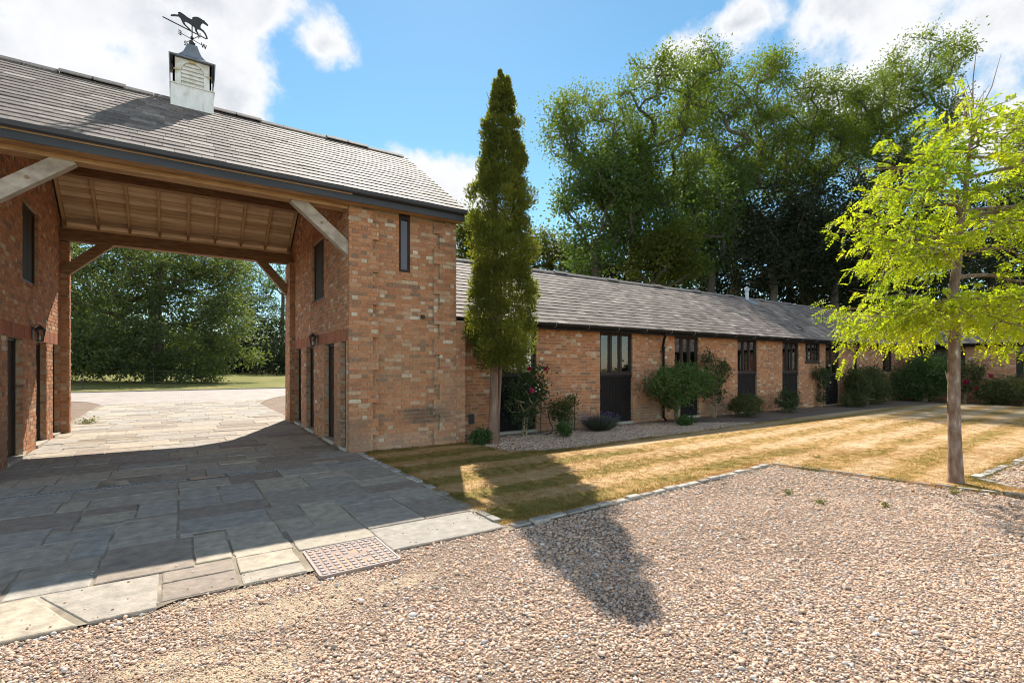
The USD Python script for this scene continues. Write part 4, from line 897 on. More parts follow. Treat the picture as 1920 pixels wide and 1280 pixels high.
def lawn_material(name, dim, blade):
    n = {"g": ("geometry", {}), "map": ("mapping", {"rotation": (0, 0, -0.07)}), "sx": ("separate_xyz", {}), "w": ("math", {"math_type": "multiply", "value2": 2 * PI / .92}), "si": ("math", {"math_type": "sine"}),
         "wob": ("noise_texture", {"scale": .8, "detail": 3.0}), "wa": ("math", {"math_type": "multiply_add", "value2": .5}), "st": ("map_range", {"from_min": -.7, "from_max": .7, "to_min": -.125, "to_max": .125, "range_type": "smoothstep"}),
         "n1": ("noise_texture", {"scale": .75, "detail": 5.0, "roughness": .6}), "n2": ("noise_texture", {"scale": 7.0, "detail": 5.0, "roughness": .7}), "n3": ("noise_texture", {"scale": 120.0, "detail": 3.0}),
         "a": ("math", {"math_type": "multiply_add", "value2": .55}), "b1": ("math", {"math_type": "multiply_add", "value2": .35}), "c": ("math", {"math_type": "multiply_add", "value2": .35 if blade else .25, "value3": -.10 if blade else .0}), "ad": ("math", {"math_type": "add"}),
         "r": ("rgb_ramp", {"ramp": [(.22, tuple(dim * q for q in (.22, .185, .05))), (.36, tuple(dim * q for q in (.34, .24, .07))), (.48, tuple(dim * q for q in (.52, .315, .13))), (.62, tuple(dim * q for q in (.57, .39, .20))), (.80, tuple(dim * q for q in (.64, .48, .30)))]}),
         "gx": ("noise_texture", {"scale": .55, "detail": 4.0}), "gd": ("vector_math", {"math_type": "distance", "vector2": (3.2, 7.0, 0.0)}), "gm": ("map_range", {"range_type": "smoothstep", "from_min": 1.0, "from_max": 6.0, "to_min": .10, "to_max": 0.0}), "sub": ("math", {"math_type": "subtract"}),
         "p": ("principled_bsdf", {"roughness": .85, "specular_ior_level": .12}), "bp": ("bump", {"strength": .9, "distance": .02})}
    l = [("g.position", "map.vector"), ("map.vector", "sx.vector"), ("sx.y", "wa.value3"), ("g.position", "wob.vector"), ("wob.fac", "wa.value1"), ("wa.value", "w.value1"), ("w.value", "si.value1"), ("si.value", "st.value"),
         ("g.position", "n1.vector"), ("g.position", "n2.vector"), ("g.position", "n3.vector"), ("n1.fac", "a.value1"), ("b1.value", "a.value3"), ("n2.fac", "b1.value1"), ("c.value", "b1.value3"), ("n3.fac", "c.value1"), ("a.value", "ad.value1"), ("st.result", "ad.value2"),
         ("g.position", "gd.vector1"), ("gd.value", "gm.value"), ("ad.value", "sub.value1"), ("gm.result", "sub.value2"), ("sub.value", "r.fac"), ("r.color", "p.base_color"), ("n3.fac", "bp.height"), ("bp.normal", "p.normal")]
    if blade:
        n["c"] = ("math", {"math_type": "multiply_add", "value2": .30, "value3": -.03}); l = [x for x in l if x[0] != "n3.fac" and x[1] != "n3.vector" and x[1] != "p.normal"] + [("g.random_per_island", "c.value1")]
        del n["bp"], n["n3"]
        n["t"] = ("translucent_bsdf", {}); n["m"] = ("mix_closure", {"fac": .3}); l += [("r.color", "t.color"), ("p.BSDF", "m.closure1"), ("t.BSDF", "m.closure2")]
        M[name] = usdkit.material(stage, "/World/Looks/" + name, n, l, surface="m.closure")
    else: simple_mat(name, n, l)


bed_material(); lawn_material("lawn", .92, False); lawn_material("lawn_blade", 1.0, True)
simple_mat("road_paving", {"g": ("geometry", {}), "br": ("brick_texture", {"scale": 1.0, "brick_width": .21, "row_height": .105, "mortar_size": .006, "color1": (.30, .245, .215), "color2": (.36, .315, .28), "mortar": (.16, .135, .115)}), "n": ("noise_texture", {"scale": 1.4, "detail": 6.0}), "mr": ("map_range", {"from_min": .3, "from_max": .7, "to_min": .8, "to_max": 1.15}), "sl": ("vector_math", {"math_type": "scale"}), "p": ("principled_bsdf", {"roughness": .85})},
           [("g.position", "br.vector"), ("br.color", "sl.vector1"), ("g.position", "n.vector"), ("n.fac", "mr.value"), ("mr.result", "sl.scale"), ("sl.vector", "p.base_color")])

tag(prim(put("/World", "ground", terrain(box_poly(-400, -300, 500, 600), -.10), M["meadow"])), "dry meadow ground under and beyond the yard", kind="structure")
# shapes on plan
LAWN = Polygon([(2.78, 8.98), (2.74, 7.2), (2.68, 5.6), (2.665, 4.08), (4.4, 4.17), (6.2, 4.25), (7.82, 4.36), (8.0, 3.6), (8.10, 3.0), (8.22, 2.3), (8.36, 1.75), (8.5, 1.2), (8.9, .6), (9.6, .2), (12, -.2), (9.6, .75), (8.98, 1.42), (8.74, 1.62), (9.16, 2.15), (10.4, 2.16), (27.6, 2.2), (28.0, 4.6), (27.8, 7.1), (26.2, 7.55), (23, 7.85), (19.9, 7.95), (16, 7.85), (12.8, 7.68), (10, 7.48), (8, 7.34), (6.4, 7.22), (5.5, 7.3), (5.02, 7.75), (4.94, 8.6), (4.93, 9.04), (2.78, 9.04)]).buffer(0)
BED = Polygon([(4.91, 9.6), (4.92, 8.2), (5.0, 7.6), (5.5, 7.2), (28.2, 7.0), (28.2, -6), (29.2, -6), (29.2, 9.6)])
PATHP = Polygon([(9.2, 2.13), (8.80, 1.62), (9.05, 1.42), (9.7, .72), (12, -.18), (27.5, -.2), (27.5, 2.17)])
PAVE = Polygon([(-2.3, 3.915), (-.12, 3.925), (.0, 4.0), (.84, 3.99), (1.5, 4.05), (2.66, 4.04), (2.72, 9.0), (2.80, 9.05), (2.80, 15), (2.62, 15.2), (2.68, 22.0), (3.3, 24.6), (-2.5, 24.6), (-2.35, 15), (-2.4, 9), (-2.3, 6)])
zb = .10
ROAD = Polygon([(-60, 31.5), (-9, 30.8), (-5.0, 29.4), (-3.2, 27.2), (-2.45, 24.6), (3.25, 24.6), (4.2, 27.0), (6.4, 30.2), (10, 31.6), (60, 32.4), (60, 36.8), (-60, 36.8)])
YARD = box_poly(-14, -12, 29, 15).union(Polygon([(-30, 14.7), (32, 14.7), (32, 32.3), (-30, 31.6)]))
tag(prim(put("/World", "gravel_yard", terrain(YARD, -.012), M["gravel_bed"])), "gravel of the yard and either side of the arch", kind="structure")
lawn_v = terrain(LAWN, .004); lp = put("/World", "lawn", lawn_v, M["lawn"]); tag(prim(lp), "sun-bleached mown lawn in front of the stable range", kind="structure")
tag(prim(put("/World", "flower_bed", terrain(BED.difference(LAWN.buffer(.01)), -.004), M["gravel_bed"])), "gravelled planting bed along the stable walls", kind="structure")
tag(prim(put("/World", "path", terrain(PATHP, -.002), M["gravel_bed"])), "gravel path entering the lawn at right", kind="structure")
tag(prim(put("/World", "road", terrain(ROAD, -.002), M["road_paving"])), "block paved lane beyond the arch", kind="structure")
tag(prim(put("/World", "verge", terrain(box_poly(-60, 36.9, 60, 90), -.02), M["meadow"])), "mown verge beyond the lane", kind="structure")
m = MB()
for x in np.arange(-20, 25, .6): m.box(x + .004, x + .596, 36.72, 36.86, .0, .165)
tag(prim(m.put("/World", "kerb", M["sett"])), "low kerb along the far side of the lane", kind="structure")

# flagstones
pv = put("/World", "paving", terrain(PAVE, .003), M["joint"]); tag(prim(pv), "worn sandstone flag paving through the arch", kind="structure")
HAND = [(-.10, .355, 4.01, 4.325), (-.10, .355, 4.337, 4.56), (-.50, .098, 4.575, 5.08), (.112, .36, 4.625, 4.99), (.112, .36, 5.0, 5.40), (.385, .80, 4.0, 4.21), (.385, .80, 4.225, 4.56), (.385, .81, 4.575, 4.83), (.38, .79, 4.85, 5.47),
        (.845, 1.49, 4.475, 5.10), (.80, 1.10, 5.12, 5.47), (.79, 1.10, 5.49, 5.98), (1.12, 1.49, 5.12, 5.70), (1.12, 1.49, 5.715, 5.98), (1.51, 2.62, 4.055, 4.68), (1.51, 2.08, 4.70, 5.28), (2.10, 2.62, 4.70, 5.42), (1.51, 2.08, 5.295, 5.62), (1.51, 2.08, 5.635, 5.98), (2.10, 2.63, 5.435, 5.98),
        (-.49, -.01, 5.42, 6.26), (-.50, .098, 5.095, 5.405), (.01, .11, 5.41, 5.47), (-.46, -.01, 6.275, 6.37), (-.36, -.01, 6.385, 6.985), (-.83, -.375, 6.37, 6.68), (-.83, -.375, 6.695, 6.985), (-.83, -.475, 6.20, 6.355), (-.83, -.01, 7.0, 7.51), (-1.08, -.85, 7.07, 7.51), (-2.28, -.85, 6.43, 7.055), (-2.28, -1.10, 7.07, 7.60), (-2.28, -1.06, 7.615, 8.13), (-1.045, -.01, 7.525, 8.13),
        (-2.28, -1.0, 5.86, 6.415), (-.985, -.845, 6.20, 6.415), (-.985, -.51, 5.86, 6.185), (-.735, -.51, 5.26, 5.845), (-2.28, -.755, 5.26, 5.845), (-.975, -.52, 4.96, 5.245), (-.975, -.52, 4.585, 4.945), (-2.28, -1.0, 4.575, 5.245),
        (.01, .775, 5.49, 6.0), (.01, .845, 6.015, 6.50), (.01, .41, 6.515, 7.0), (.01, .41, 7.015, 7.54), (.43, .835, 6.515, 7.54), (.86, 1.425, 6.795, 7.60), (.86, 1.95, 5.995, 6.78), (1.97, 2.64, 5.995, 6.38), (1.97, 2.64, 6.395, 6.78), (1.44, 2.05, 6.795, 7.22), (1.44, 2.05, 7.235, 7.60), (2.07, 2.66, 6.795, 7.60), (.0, .58, 7.555, 8.04), (.60, 1.21, 7.615, 8.13), (1.23, 1.9, 7.615, 8.13), (1.92, 2.68, 7.615, 8.13)]
POLY = [[(-.775, 4.555), (-.12, 4.555), (-.12, 3.93), (-.46, 3.93)], [(-2.28, 4.555), (-.81, 4.555), (-.505, 3.925), (-2.28, 3.925)]]
rs = np.random.default_rng(5); y = 8.235
while y < 24.4:
    hrow = float(rs.choice([.34, .42, .5, .58, .66])); hrow = min(hrow, 24.55 - y); x = -2.30 + rs.uniform(-.2, 0); xe = 2.66 if y < 9 or y > 15 else 2.44
    if 14.35 < y < 14.9: y = 14.95
    while x < xe - .05:
        w = float(rs.choice([.42, .55, .66, .78, .92, 1.1])); w = min(w, xe - x)
        if xe - x - w < .25: w = xe - x
        xa = max(x, -2.3)
        if x + w - xa > .12:
            if hrow > .55 and rs.random() < .3: HAND += [(xa, x + w - .014, y, y + hrow * .48), (xa, x + w - .014, y + hrow * .48 + .014, y + hrow - .014)]
            else: HAND.append((xa, x + w - rs.uniform(.012, .022), y, y + hrow - rs.uniform(.010, .018)))
        x += w
    y += hrow


def flag(poly, r):
    q = []
    for (x0, y0), (x1, y1) in zip(poly, poly[1:] + poly[:1]):
        n = 4; nx, ny = (y1 - y0), -(x1 - x0); L = math.hypot(nx, ny); nx, ny = nx / L, ny / L
        for i in range(n): t = i / n; j = r.normal(0, .0035) if i else r.normal(0, .004); q.append((x0 + (x1 - x0) * t + nx * j, y0 + (y1 - y0) * t + ny * j))
    q = np.array(q); c = q.mean(0); z = r.normal(.011, .003); tx, ty = r.normal(0, .002), r.normal(0, .002); n = len(q)
    lev = lambda k, dz: np.column_stack([c + (q - c) * k, [floor_z(p[1]) + z + dz + (p[0] - c[0]) * tx + (p[1] - c[1]) * ty for p in q]])
    w = float(np.ptp(q, axis=0).min()); ins = 1 - .012 / max(w, .15)
    V = np.vstack([lev(1, -.03), lev(1, -.004), lev(ins, 0), np.array([[c[0], c[1], floor_z(c[1]) + z]])])
    F = [[a * n + i, a * n + (i + 1) % n, (a + 1) * n + (i + 1) % n, (a + 1) * n + i] for a in (0, 1) for i in range(n)] + [[2 * n + i, 2 * n + (i + 1) % n, 3 * n, 3 * n] for i in range(n)]
    F = np.array(F); sgn = Polygon(poly).exterior.is_ccw
    return V, (F if sgn else F[:, ::-1])


for hnd in HAND + POLY:
    poly = hnd if isinstance(hnd, list) else [(hnd[0], hnd[2]), (hnd[1], hnd[2]), (hnd[1], hnd[3]), (hnd[0], hnd[3])]
    v, f = flag(poly, rs); f = np.vstack([f[:, :3], f[:, [0, 2, 3]]]); f = f[(f[:, 0] != f[:, 1]) & (f[:, 1] != f[:, 2]) & (f[:, 0] != f[:, 2])]
    put(pv, "flagstone", (v, f), M["stone"], tone=rs.random())

# edging setts between paving, gravel and lawn
edg = put("/World", "stone_edging", terrain(unary_union([LineString([(2.70, 9.0), (2.66, 5.6), (2.64, 4.02)]).buffer(.07), LineString([(2.66, 4.03), (4.4, 4.115), (6.2, 4.195), (7.84, 4.31)]).buffer(.06)]), -.001), M["joint"]); tag(prim(edg), "row of small stone setts edging the lawn", kind="structure")


def setts(line, step, w, r):
    ls = LineString(line); n = int(ls.length / step)
    for i in range(n):
        a, b = np.array(ls.interpolate(i * step).coords[0]), np.array(ls.interpolate((i + 1) * step).coords[0]); d = (b - a) / np.linalg.norm(b - a); s = np.array([-d[1], d[0]]); wl = w * r.uniform(.8, 1.15) / 2; z = r.normal(.022, .005)
        k = step * r.uniform(.44, .485); c = (a + b) / 2 + s * r.normal(0, .008)
        q = [c - d * k - s * wl, c + d * k - s * wl, c + d * k + s * wl, c - d * k + s * wl]; zt = lambda p: floor_z(p[1])
        V = [[*p, zt(p) - .02] for p in q] + [[*(c + (p - c) * .88 + r.normal(0, .004, 2)), zt(p) + z] for p in q]
        put(edg, "stone", (np.array(V), Pieces.QF), M["sett"], tone=r.random())


setts([(2.70, 9.0), (2.665, 5.6), (2.645, 4.02)], .20, .10, rs); setts([(2.68, 4.03), (4.4, 4.115), (6.2, 4.195), (7.86, 4.31)], .24, .09, rs); setts([(7.86, 4.30), (8.04, 3.5), (8.16, 2.7), (8.3, 2.0), (8.46, 1.3)], .22, .06, rs)
setts([(9.2, 2.16), (27.0, 2.2)], .30, .11, rs); setts([(9.17, 2.12), (8.80, 1.64)], .24, .10, rs); setts([(9.02, 1.42), (9.72, .70), (11.9, -.2)], .26, .11, rs)

# drains and manhole cover
dr = thing("channel_drain", "narrow slotted channel drain crossing the flagstones before the arch", "drain")
m = MB(); m.box(-2.25, .09, 8.150, 8.222, -.06, .004); m.box(.58, 2.7, 8.150, 8.222, -.06, .004); m.put(dr, "channel", M["dark"])
m = MB()
for xa, xb in ((-2.25, .09), (.58, 2.6)):
    m.box(xa, xb, 8.146, 8.154, -.02, .012); m.box(xa, xb, 8.218, 8.226, -.02, .012)
m.put(dr, "rim", M["galv"])
m = MB()
for x in list(np.arange(-2.24, .08, .046)) + list(np.arange(.59, 2.58, .046)): m.box(x, x + .020, 8.154, 8.218, -.01, .013)
m.put(dr, "slot_bar", M["galv"], kind="stuff")
gr = thing("drain_grate", "small rectangular iron grate in the middle of the channel drain", "grate")
m = MB(); m.box(.095, .575, 8.06, 8.27, -.05, -.02); m.put(gr, "sump", M["dark"])
m = MB(); m.box(.095, .575, 8.06, 8.078, -.02, .013); m.box(.095, .575, 8.252, 8.27, -.02, .013); m.box(.095, .125, 8.078, 8.252, -.02, .013); m.box(.545, .575, 8.078, 8.252, -.02, .013); m.put(gr, "frame", M["iron"])
for i in range(9): m = MB(); yb = 8.085 + i * .0185; m.box(.125, .545, yb, yb + .009, -.015, .012); m.put(gr, "bar", M["rust"])
dr2 = thing("channel_drain", "slotted channel drain on the sunlit paving at the far mouth of the arch", "drain")
m = MB(); m.box(-2.0, 2.4, 14.86, 14.93, .04, .104); m.put(dr2, "channel", M["dark"]); m = MB()
for x in np.arange(-2.0, 2.4, .045): m.box(x, x + .026, 14.862, 14.928, .08, .112)
m.put(dr2, "slot_bar", M["galv"], kind="stuff")
mh = thing("manhole_cover", "rusty studded iron manhole cover between flagstones and gravel", "manhole cover", (1.175, 4.13, 0), math.radians(.5))
mp = box_poly(-.315, -.31, .315, .31).buffer(-.03).buffer(.03, quad_segs=4); v, f = slab_poly(mp, -.04, .010); put(mh, "plate", (v, f), M["rust"])
v, f = slab_poly(mp.difference(mp.buffer(-.016)), .010, .015); put(mh, "rim", (v, f), M["stud"])
m = MB()
for i in range(10):
    for j in range(9):
        if (i, j) in ((5, 4), (4, 4), (5, 5), (6, 4), (3, 6), (6, 2), (7, 5)): continue
        x, yy = -.27 + i * .06, -.265 + j * .066; q = [[x + a * .02, yy + b * .02, .010] for a, b in ((-1, -1), (1, -1), (1, 1), (-1, 1))]; m.raw(q + [[x + a * .014, yy + b * .014, .017] for a, b in ((-1, -1), (1, -1), (1, 1), (-1, 1))], MB.F6)
m.put(mh, "stud", M["stud"], kind="stuff")
m = MB()
for x, yy in ((-.18, -.2), (.2, .2)): m.tube([(x, yy, .010), (x, yy, .014)], .026, 10)
m.put(mh, "lifting_key", M["rust"])
def sandy(p):
    """How bare the gravel is worn at the points p, 0 to 1."""
    n = meshkit.fbm(np.column_stack([p[:, 0] * 5, p[:, 1] * 7, 0 * p[:, 0]]), 4, seed=14); d = np.min([np.hypot((p[:, 0] - x) / a, (p[:, 1] - y) / b) for x, y, a, b in SAND], axis=0); t = np.clip((d + 1.5 * (n - .5) - .45) / .8, 0, 1)
    return 1 - t * t * (3 - 2 * t)


def instancer(name, label, protos, pos, rotz, scale, tilt=None, proto_idx=None, cat=None):
    """Uncountable stuff: one PointInstancer."""
    path = uniq("/World", name); pi = UsdGeom.PointInstancer.Define(stage, path); rel = []
    for i, (mesh, mat, smooth) in enumerate(protos): rel.append(put(path, "piece", mesh, mat, smooth))
    pi.CreatePrototypesRel().SetTargets([Sdf.Path(p) for p in rel]); n = len(pos)
    idx = proto_idx if proto_idx is not None else rng.integers(0, len(protos), n)
    pi.CreateProtoIndicesAttr(Vt.IntArray.FromNumpy(np.asarray(idx, np.int32))); pi.CreatePositionsAttr(Vt.Vec3fArray.FromNumpy(np.asarray(pos, np.float32)))
    q = np.zeros((n, 4), np.float32); h2 = rotz / 2
    if tilt is None: q[:, 0] = np.cos(h2); q[:, 3] = np.sin(h2)
    else:
        ct, st = np.cos(tilt / 2), np.sin(tilt / 2); q[:, 0] = np.cos(h2) * ct; q[:, 1] = np.cos(h2) * st; q[:, 2] = np.sin(h2) * st; q[:, 3] = np.sin(h2) * ct
    pi.CreateOrientationsAttr(Vt.QuathArray([Gf.Quath(float(a), float(b), float(c), float(d)) for a, b, c, d in q]))
    s = np.asarray(scale, np.float32); s = np.repeat(s[:, None], 3, 1) if s.ndim == 1 else s
    pi.CreateScalesAttr(Vt.Vec3fArray.FromNumpy(s)); tag(pi, label, cat, kind="stuff"); return path


def scatter(poly, dens, dmin, dmax, g, margin=140):
    """Random points inside poly that the picture (with a margin) can see, between two distances."""
    x0, y0, x1, y1 = poly.bounds; x0, y0, x1, y1 = max(x0, -12), max(y0, -8), min(x1, 32), min(y1, 30); n = int((x1 - x0) * (y1 - y0) * dens); p = np.column_stack([g.uniform(x0, x1, n), g.uniform(y0, y1, n), np.zeros(n)])
    u, v, D = project(p); p = p[(D > dmin) & (D < dmax) & (u > -margin) & (u < 1920 + margin) & (v < 1280 + 160)]
    return p[contains_xy(poly, p[:, 0], p[:, 1])]


# pebbles
protos = []
for i in range(7):
    s = trimesh.creation.icosphere(1, 1.0); v = np.array(s.vertices); g = np.random.default_rng(i); v *= 1 + g.normal(0, .07, (len(v), 1)); v *= [g.uniform(.95, 1.3), g.uniform(.7, .95), g.uniform(.5, .75)]; protos.append(((v, np.array(s.faces)), M["pebble"], True))
GRAV = YARD.difference(unary_union([PAVE.buffer(.01), LAWN.buffer(.03), PATHP, box_poly(.86, 3.82, 1.49, 4.45), edg and LineString([(2.66, 4.03), (7.84, 4.31)]).buffer(.07)]))
GRAV = GRAV.intersection(box_poly(-14, -12, 29, 9))
ps, sc = [], []
for dens, d0, d1, s0 in ((7000, 1.9, 4.0, .0055), (4600, 4.0, 6.0, .0061), (1900, 6.0, 9.0, .0078)):
    p = scatter(GRAV, dens, d0, d1, rng); bare = sandy(p)
    keep = rng.random(len(p)) > .88 * bare; keep &= rng.random(len(p)) < np.clip(.62 + 1.1 * (meshkit.fbm(p * [1.1, 1.9, 1], 4, seed=21) - .32), .5, 1); p = p[keep]; s = s0 * rng.lognormal(0, .38, len(p)); p[:, 2] = -.012 + s * rng.uniform(.1, .8, len(p)); ps.append(p); sc.append(np.clip(s, .004, .02))
p = scatter(BED.difference(LAWN), 1100, 7, 14, rng); s = .0095 * rng.lognormal(0, .3, len(p)); p[:, 2] = -.004 + s * .35; ps.append(p); sc.append(s)
p = scatter(PATHP, 1100, 6, 11, rng); s = .010 * rng.lognormal(0, .35, len(p)); p[:, 2] = -.002 + s * .35; ps.append(p); sc.append(s)
p = scatter(box_poly(-.5, 2.5, 1.9, 4.0), 2500, 1.9, 5, rng); p = p[rng.random(len(p)) < sandy(p)]; s = rng.uniform(.002, .005, len(p)); p[:, 2] = s * .3; ps.append(p); sc.append(s)
p = scatter(box_poly(-2.2, 3.95, 2.6, 5.2), 60, 1.9, 7, rng); p = p[rng.random(len(p)) < np.exp(-(p[:, 1] - 3.95) * 2.6)]; s = .0058 * rng.lognormal(0, .3, len(p)); p[:, 2] = .011 + s * .5; ps.append(p); sc.append(s)
P_, S_ = np.vstack(ps), np.concatenate(sc); NPEB = len(P_)
instancer("gravel", "loose rounded pink and tan gravel across the yard", protos, P_, rng.uniform(0, 2 * PI, NPEB), S_, tilt=rng.normal(0, .35, NPEB))

# grass blades
def tuft(g, n, h, spread, wide):
    V, F = [], []
    for i in range(n):
        a = g.uniform(0, 2 * PI); b = g.uniform(0, 2 * PI); r0 = spread * math.sqrt(g.random()); o = np.array([r0 * cos(b), r0 * sin(b), -.004]); d = np.array([cos(a), sin(a), 0]); s = np.array([-sin(a), cos(a), 0]) * wide / 2; hh = h * g.uniform(.5, 1.25); le = g.uniform(.2, 1.1)
        k = len(V); V += [o - s, o + s, o + d * hh * le * .45 + s * .8 + [0, 0, hh * .65], o + d * hh * le * .45 - s * .8 + [0, 0, hh * .65], o + d * hh * le + [0, 0, hh * (.95 - .3 * le)]]; F += [[k, k + 1, k + 2], [k, k + 2, k + 3], [k + 3, k + 2, k + 4]]
    return np.array(V), np.array(F)


protos = [(tuft(np.random.default_rng(40 + i), 16, .026, .045, .0035), M["lawn_blade"], False) for i in range(6)]
p = np.vstack([scatter(LAWN, 420, 4, 9.5, rng), scatter(LAWN, 170, 9.5, 15, rng), scatter(LAWN.boundary.buffer(.05).difference(box_poly(2, 7.5, 30, 12)), 500, 4, 11, rng)]); NG = len(p)
instancer("grass", "short bleached grass of the lawn", protos, p, rng.uniform(0, 2 * PI, NG), rng.uniform(.7, 1.25, NG) * np.where(contains_xy(LAWN.buffer(-.12), p[:, 0], p[:, 1]), 1.0, 1.5))

# ------------------------------------------------------------------ plants
def leaf_quads(c, n_dir, size, aspect, g, bend=.25):
    """Diamond leaves folded along the midrib. c (n,3); n_dir (n,3) axis along the leaf."""
    n = len(c); a = n_dir / np.maximum(np.linalg.norm(n_dir, axis=1, keepdims=True), 1e-9); r = g.normal(size=(n, 3)); s = np.cross(a, r); s /= np.maximum(np.linalg.norm(s, axis=1, keepdims=True), 1e-9); nn = np.cross(s, a)
    L = np.broadcast_to(size, (n,))[:, None]; W = L * aspect
    v = np.stack([c - a * L / 2, c + s * W / 2 - nn * W * bend, c + a * L / 2, c - s * W / 2 - nn * W * bend], 1).reshape(-1, 3)
    k = np.arange(n)[:, None] * 4; f = np.vstack([k + [0, 1, 2], k + [0, 2, 3]]); return v, f


def skeleton(tips, spine, g, drop=.35, twist=.10):
    """Joins every tip to the growing framework of limbs (spine first); returns nodes, parents, radii-ready order."""
    P = [np.asarray(q, float) for q in spine]; par = [-1] + list(range(len(spine) - 1)); base = P[0]
    order = np.argsort(np.linalg.norm(tips - np.asarray(spine[-1]), axis=1)); ends = []
    arr = np.zeros((len(tips) * 6 + len(P) + 10, 3)); arr[:len(P)] = P; m = len(P)
    for ti in order:
        t = tips[ti]; d = arr[:m] - t; dist = np.linalg.norm(d, axis=1); up = d[:, 2] / np.maximum(dist, 1e-6)
        cost = dist * (1 + .9 * np.maximum(up + .30, 0)); cost[:max(1, len(spine) // 4)] *= 1.7; j = int(np.argmin(cost)); a = arr[j].copy(); L = dist[j]; k = int(np.clip(L / .9, 1, 5)); prev = j
        pd = arr[j] - arr[par[j]] if par[j] >= 0 else np.array([0, 0, 1.0]); pd = pd / max(np.linalg.norm(pd), 1e-6)
        for i in range(1, k + 1):
            s = i / k; q = a + (t - a) * s + pd * L * drop * s * (1 - s) + (g.normal(0, twist * L / k, 3) if i < k else 0); arr[m] = q; par.append(prev); prev = m; m += 1
        ends.append(prev)
    return arr[:m], np.array(par), ends


def limb_mesh(P, par, ends, r_tip, r_base, sides=6, power=2.2, min_r=0.0):
    n = len(P); w = np.zeros(n); w[ends] = 1
    for i in range(n - 1, 0, -1): w[par[i]] += w[i]
    w = np.maximum(w, .5); r = r_tip * w ** (1 / power); r *= 1; top = r[0]; r = np.where(r > r_tip * 1.5, r * (1 + (r_base / top - 1) * (r / top)), r)
    kids = [[] for _ in range(n)]
    for i in range(1, n): kids[par[i]].append(i)
    mb = MB(); starts = [(0, None)]
    while starts:
        i, frm = starts.pop(); pts, rad = ([], []) if frm is None else ([P[frm]], [min(r[frm], r[i] * 1.25)])
        while True:
            pts.append(P[i]); rad.append(r[i])
            if not kids[i]: break
            kk_ = sorted(kids[i], key=lambda q: -w[q]); starts += [(q, i) for q in kk_[1:]]; i = kk_[0]
        if len(pts) > 1 and max(rad) > min_r: mb.tube(pts, rad, sides if max(rad) > r_tip * 3 else 4, cap=False)
    return mb


def lobe_points(lobes, n, g, shell=.55):
    vol = np.array([a * b * c for *_, a, b, c in lobes]) ** .75; pick = g.choice(len(lobes), n, p=vol / vol.sum()); L = np.array(lobes, float)[pick]
    d = g.normal(size=(n, 3)); d /= np.linalg.norm(d, axis=1, keepdims=True); rad = (shell + (1 - shell) * g.random(n)) ** .8; return L[:, :3] + d * L[:, 3:] * rad[:, None]


def leaves_at(tips, per, spread, size, aspect, g, flat=.7, droop=0.0):
    n = len(tips) * per; c = np.repeat(tips, per, 0); sp_ = np.repeat(g.uniform(.6, 1.3, len(tips)), per)[:, None]; off = g.normal(size=(n, 3)) * spread * sp_; off[:, 2] *= flat; c = c + off
    a = off + g.normal(size=(n, 3)) * spread * .8 + [0, 0, -droop]; return leaf_quads(c, a, size * g.uniform(.65, 1.3, n), aspect, g)


def tree(name, label, cat, base, lobes, ntips, per, spread, size, leaf, bark, r_base, r_tip, seed, spine_top=.62, group=None, aspect=.55, shell=.5, lean=(0, 0), flat=.75, droop=0.0, sides=7, spine_wob=.03, trunks=1, extra=None):
    g = np.random.default_rng(seed); base = np.asarray(base, float); L = np.array(lobes, float); L[:, :3] += base; t = thing(name, label, cat, base, group=group)
    ztop = (L[:, 2] + L[:, 5]).max(); hgt = ztop - base[2]; k = 9
    tips = lobe_points(L, ntips, g, shell); tips = tips[tips[:, 2] > base[2] + .1]
    spine = [base + np.array([lean[0] * (i / k) ** 1.5, lean[1] * (i / k) ** 1.5, hgt * spine_top * i / k]) + (g.normal(0, spine_wob * hgt * .12, 3) * [1, 1, 0] if i else 0) for i in range(k + 1)]
    spine[0] = base - [0, 0, .15]
    P, par, ends = skeleton(tips, spine, g); mb = limb_mesh(P, par, ends, r_tip, r_base, sides)
    v, f = mb.get(); put(t, "trunk", (v - base, f), bark, smooth=True)
    v, f = leaves_at(tips, per, spread, size, aspect, g, flat, droop)
    if extra is not None: tips2 = lobe_points(np.array(extra, float) + np.array([*base, 0, 0, 0]), ntips // 2, g, .3); v2, f2 = leaves_at(tips2, per, spread, size, aspect, g, flat, droop); f = np.vstack([f, f2 + len(v)]); v = np.vstack([v, v2])
    put(t, "crown", (v - base, f), leaf); return t


def px(u, D, v=None):
    """Ground point on the pixel column u at depth D; and, given v, the height that row has there."""
    L = (u - 960) / 934 * D; p = np.array([D * FX + L * RX, D * FY + L * RY, 0.0]); return p if v is None else EYE + (688 - v) / 934 * D


def col_lobes(base, D, ell):
    """Ellipsoids from their place in view: (u, v, depth offset, half width px, half height px) at depth D."""
    out = []
    for (u, v, dd, hw, hh) in ell:
        d = D + dd; p = px(u, d); z = px(u, d, v); r = hw * d / 934; out.append((p[0] - base[0], p[1] - base[1], z - base[2], r, r, hh * d / 934))
    return out


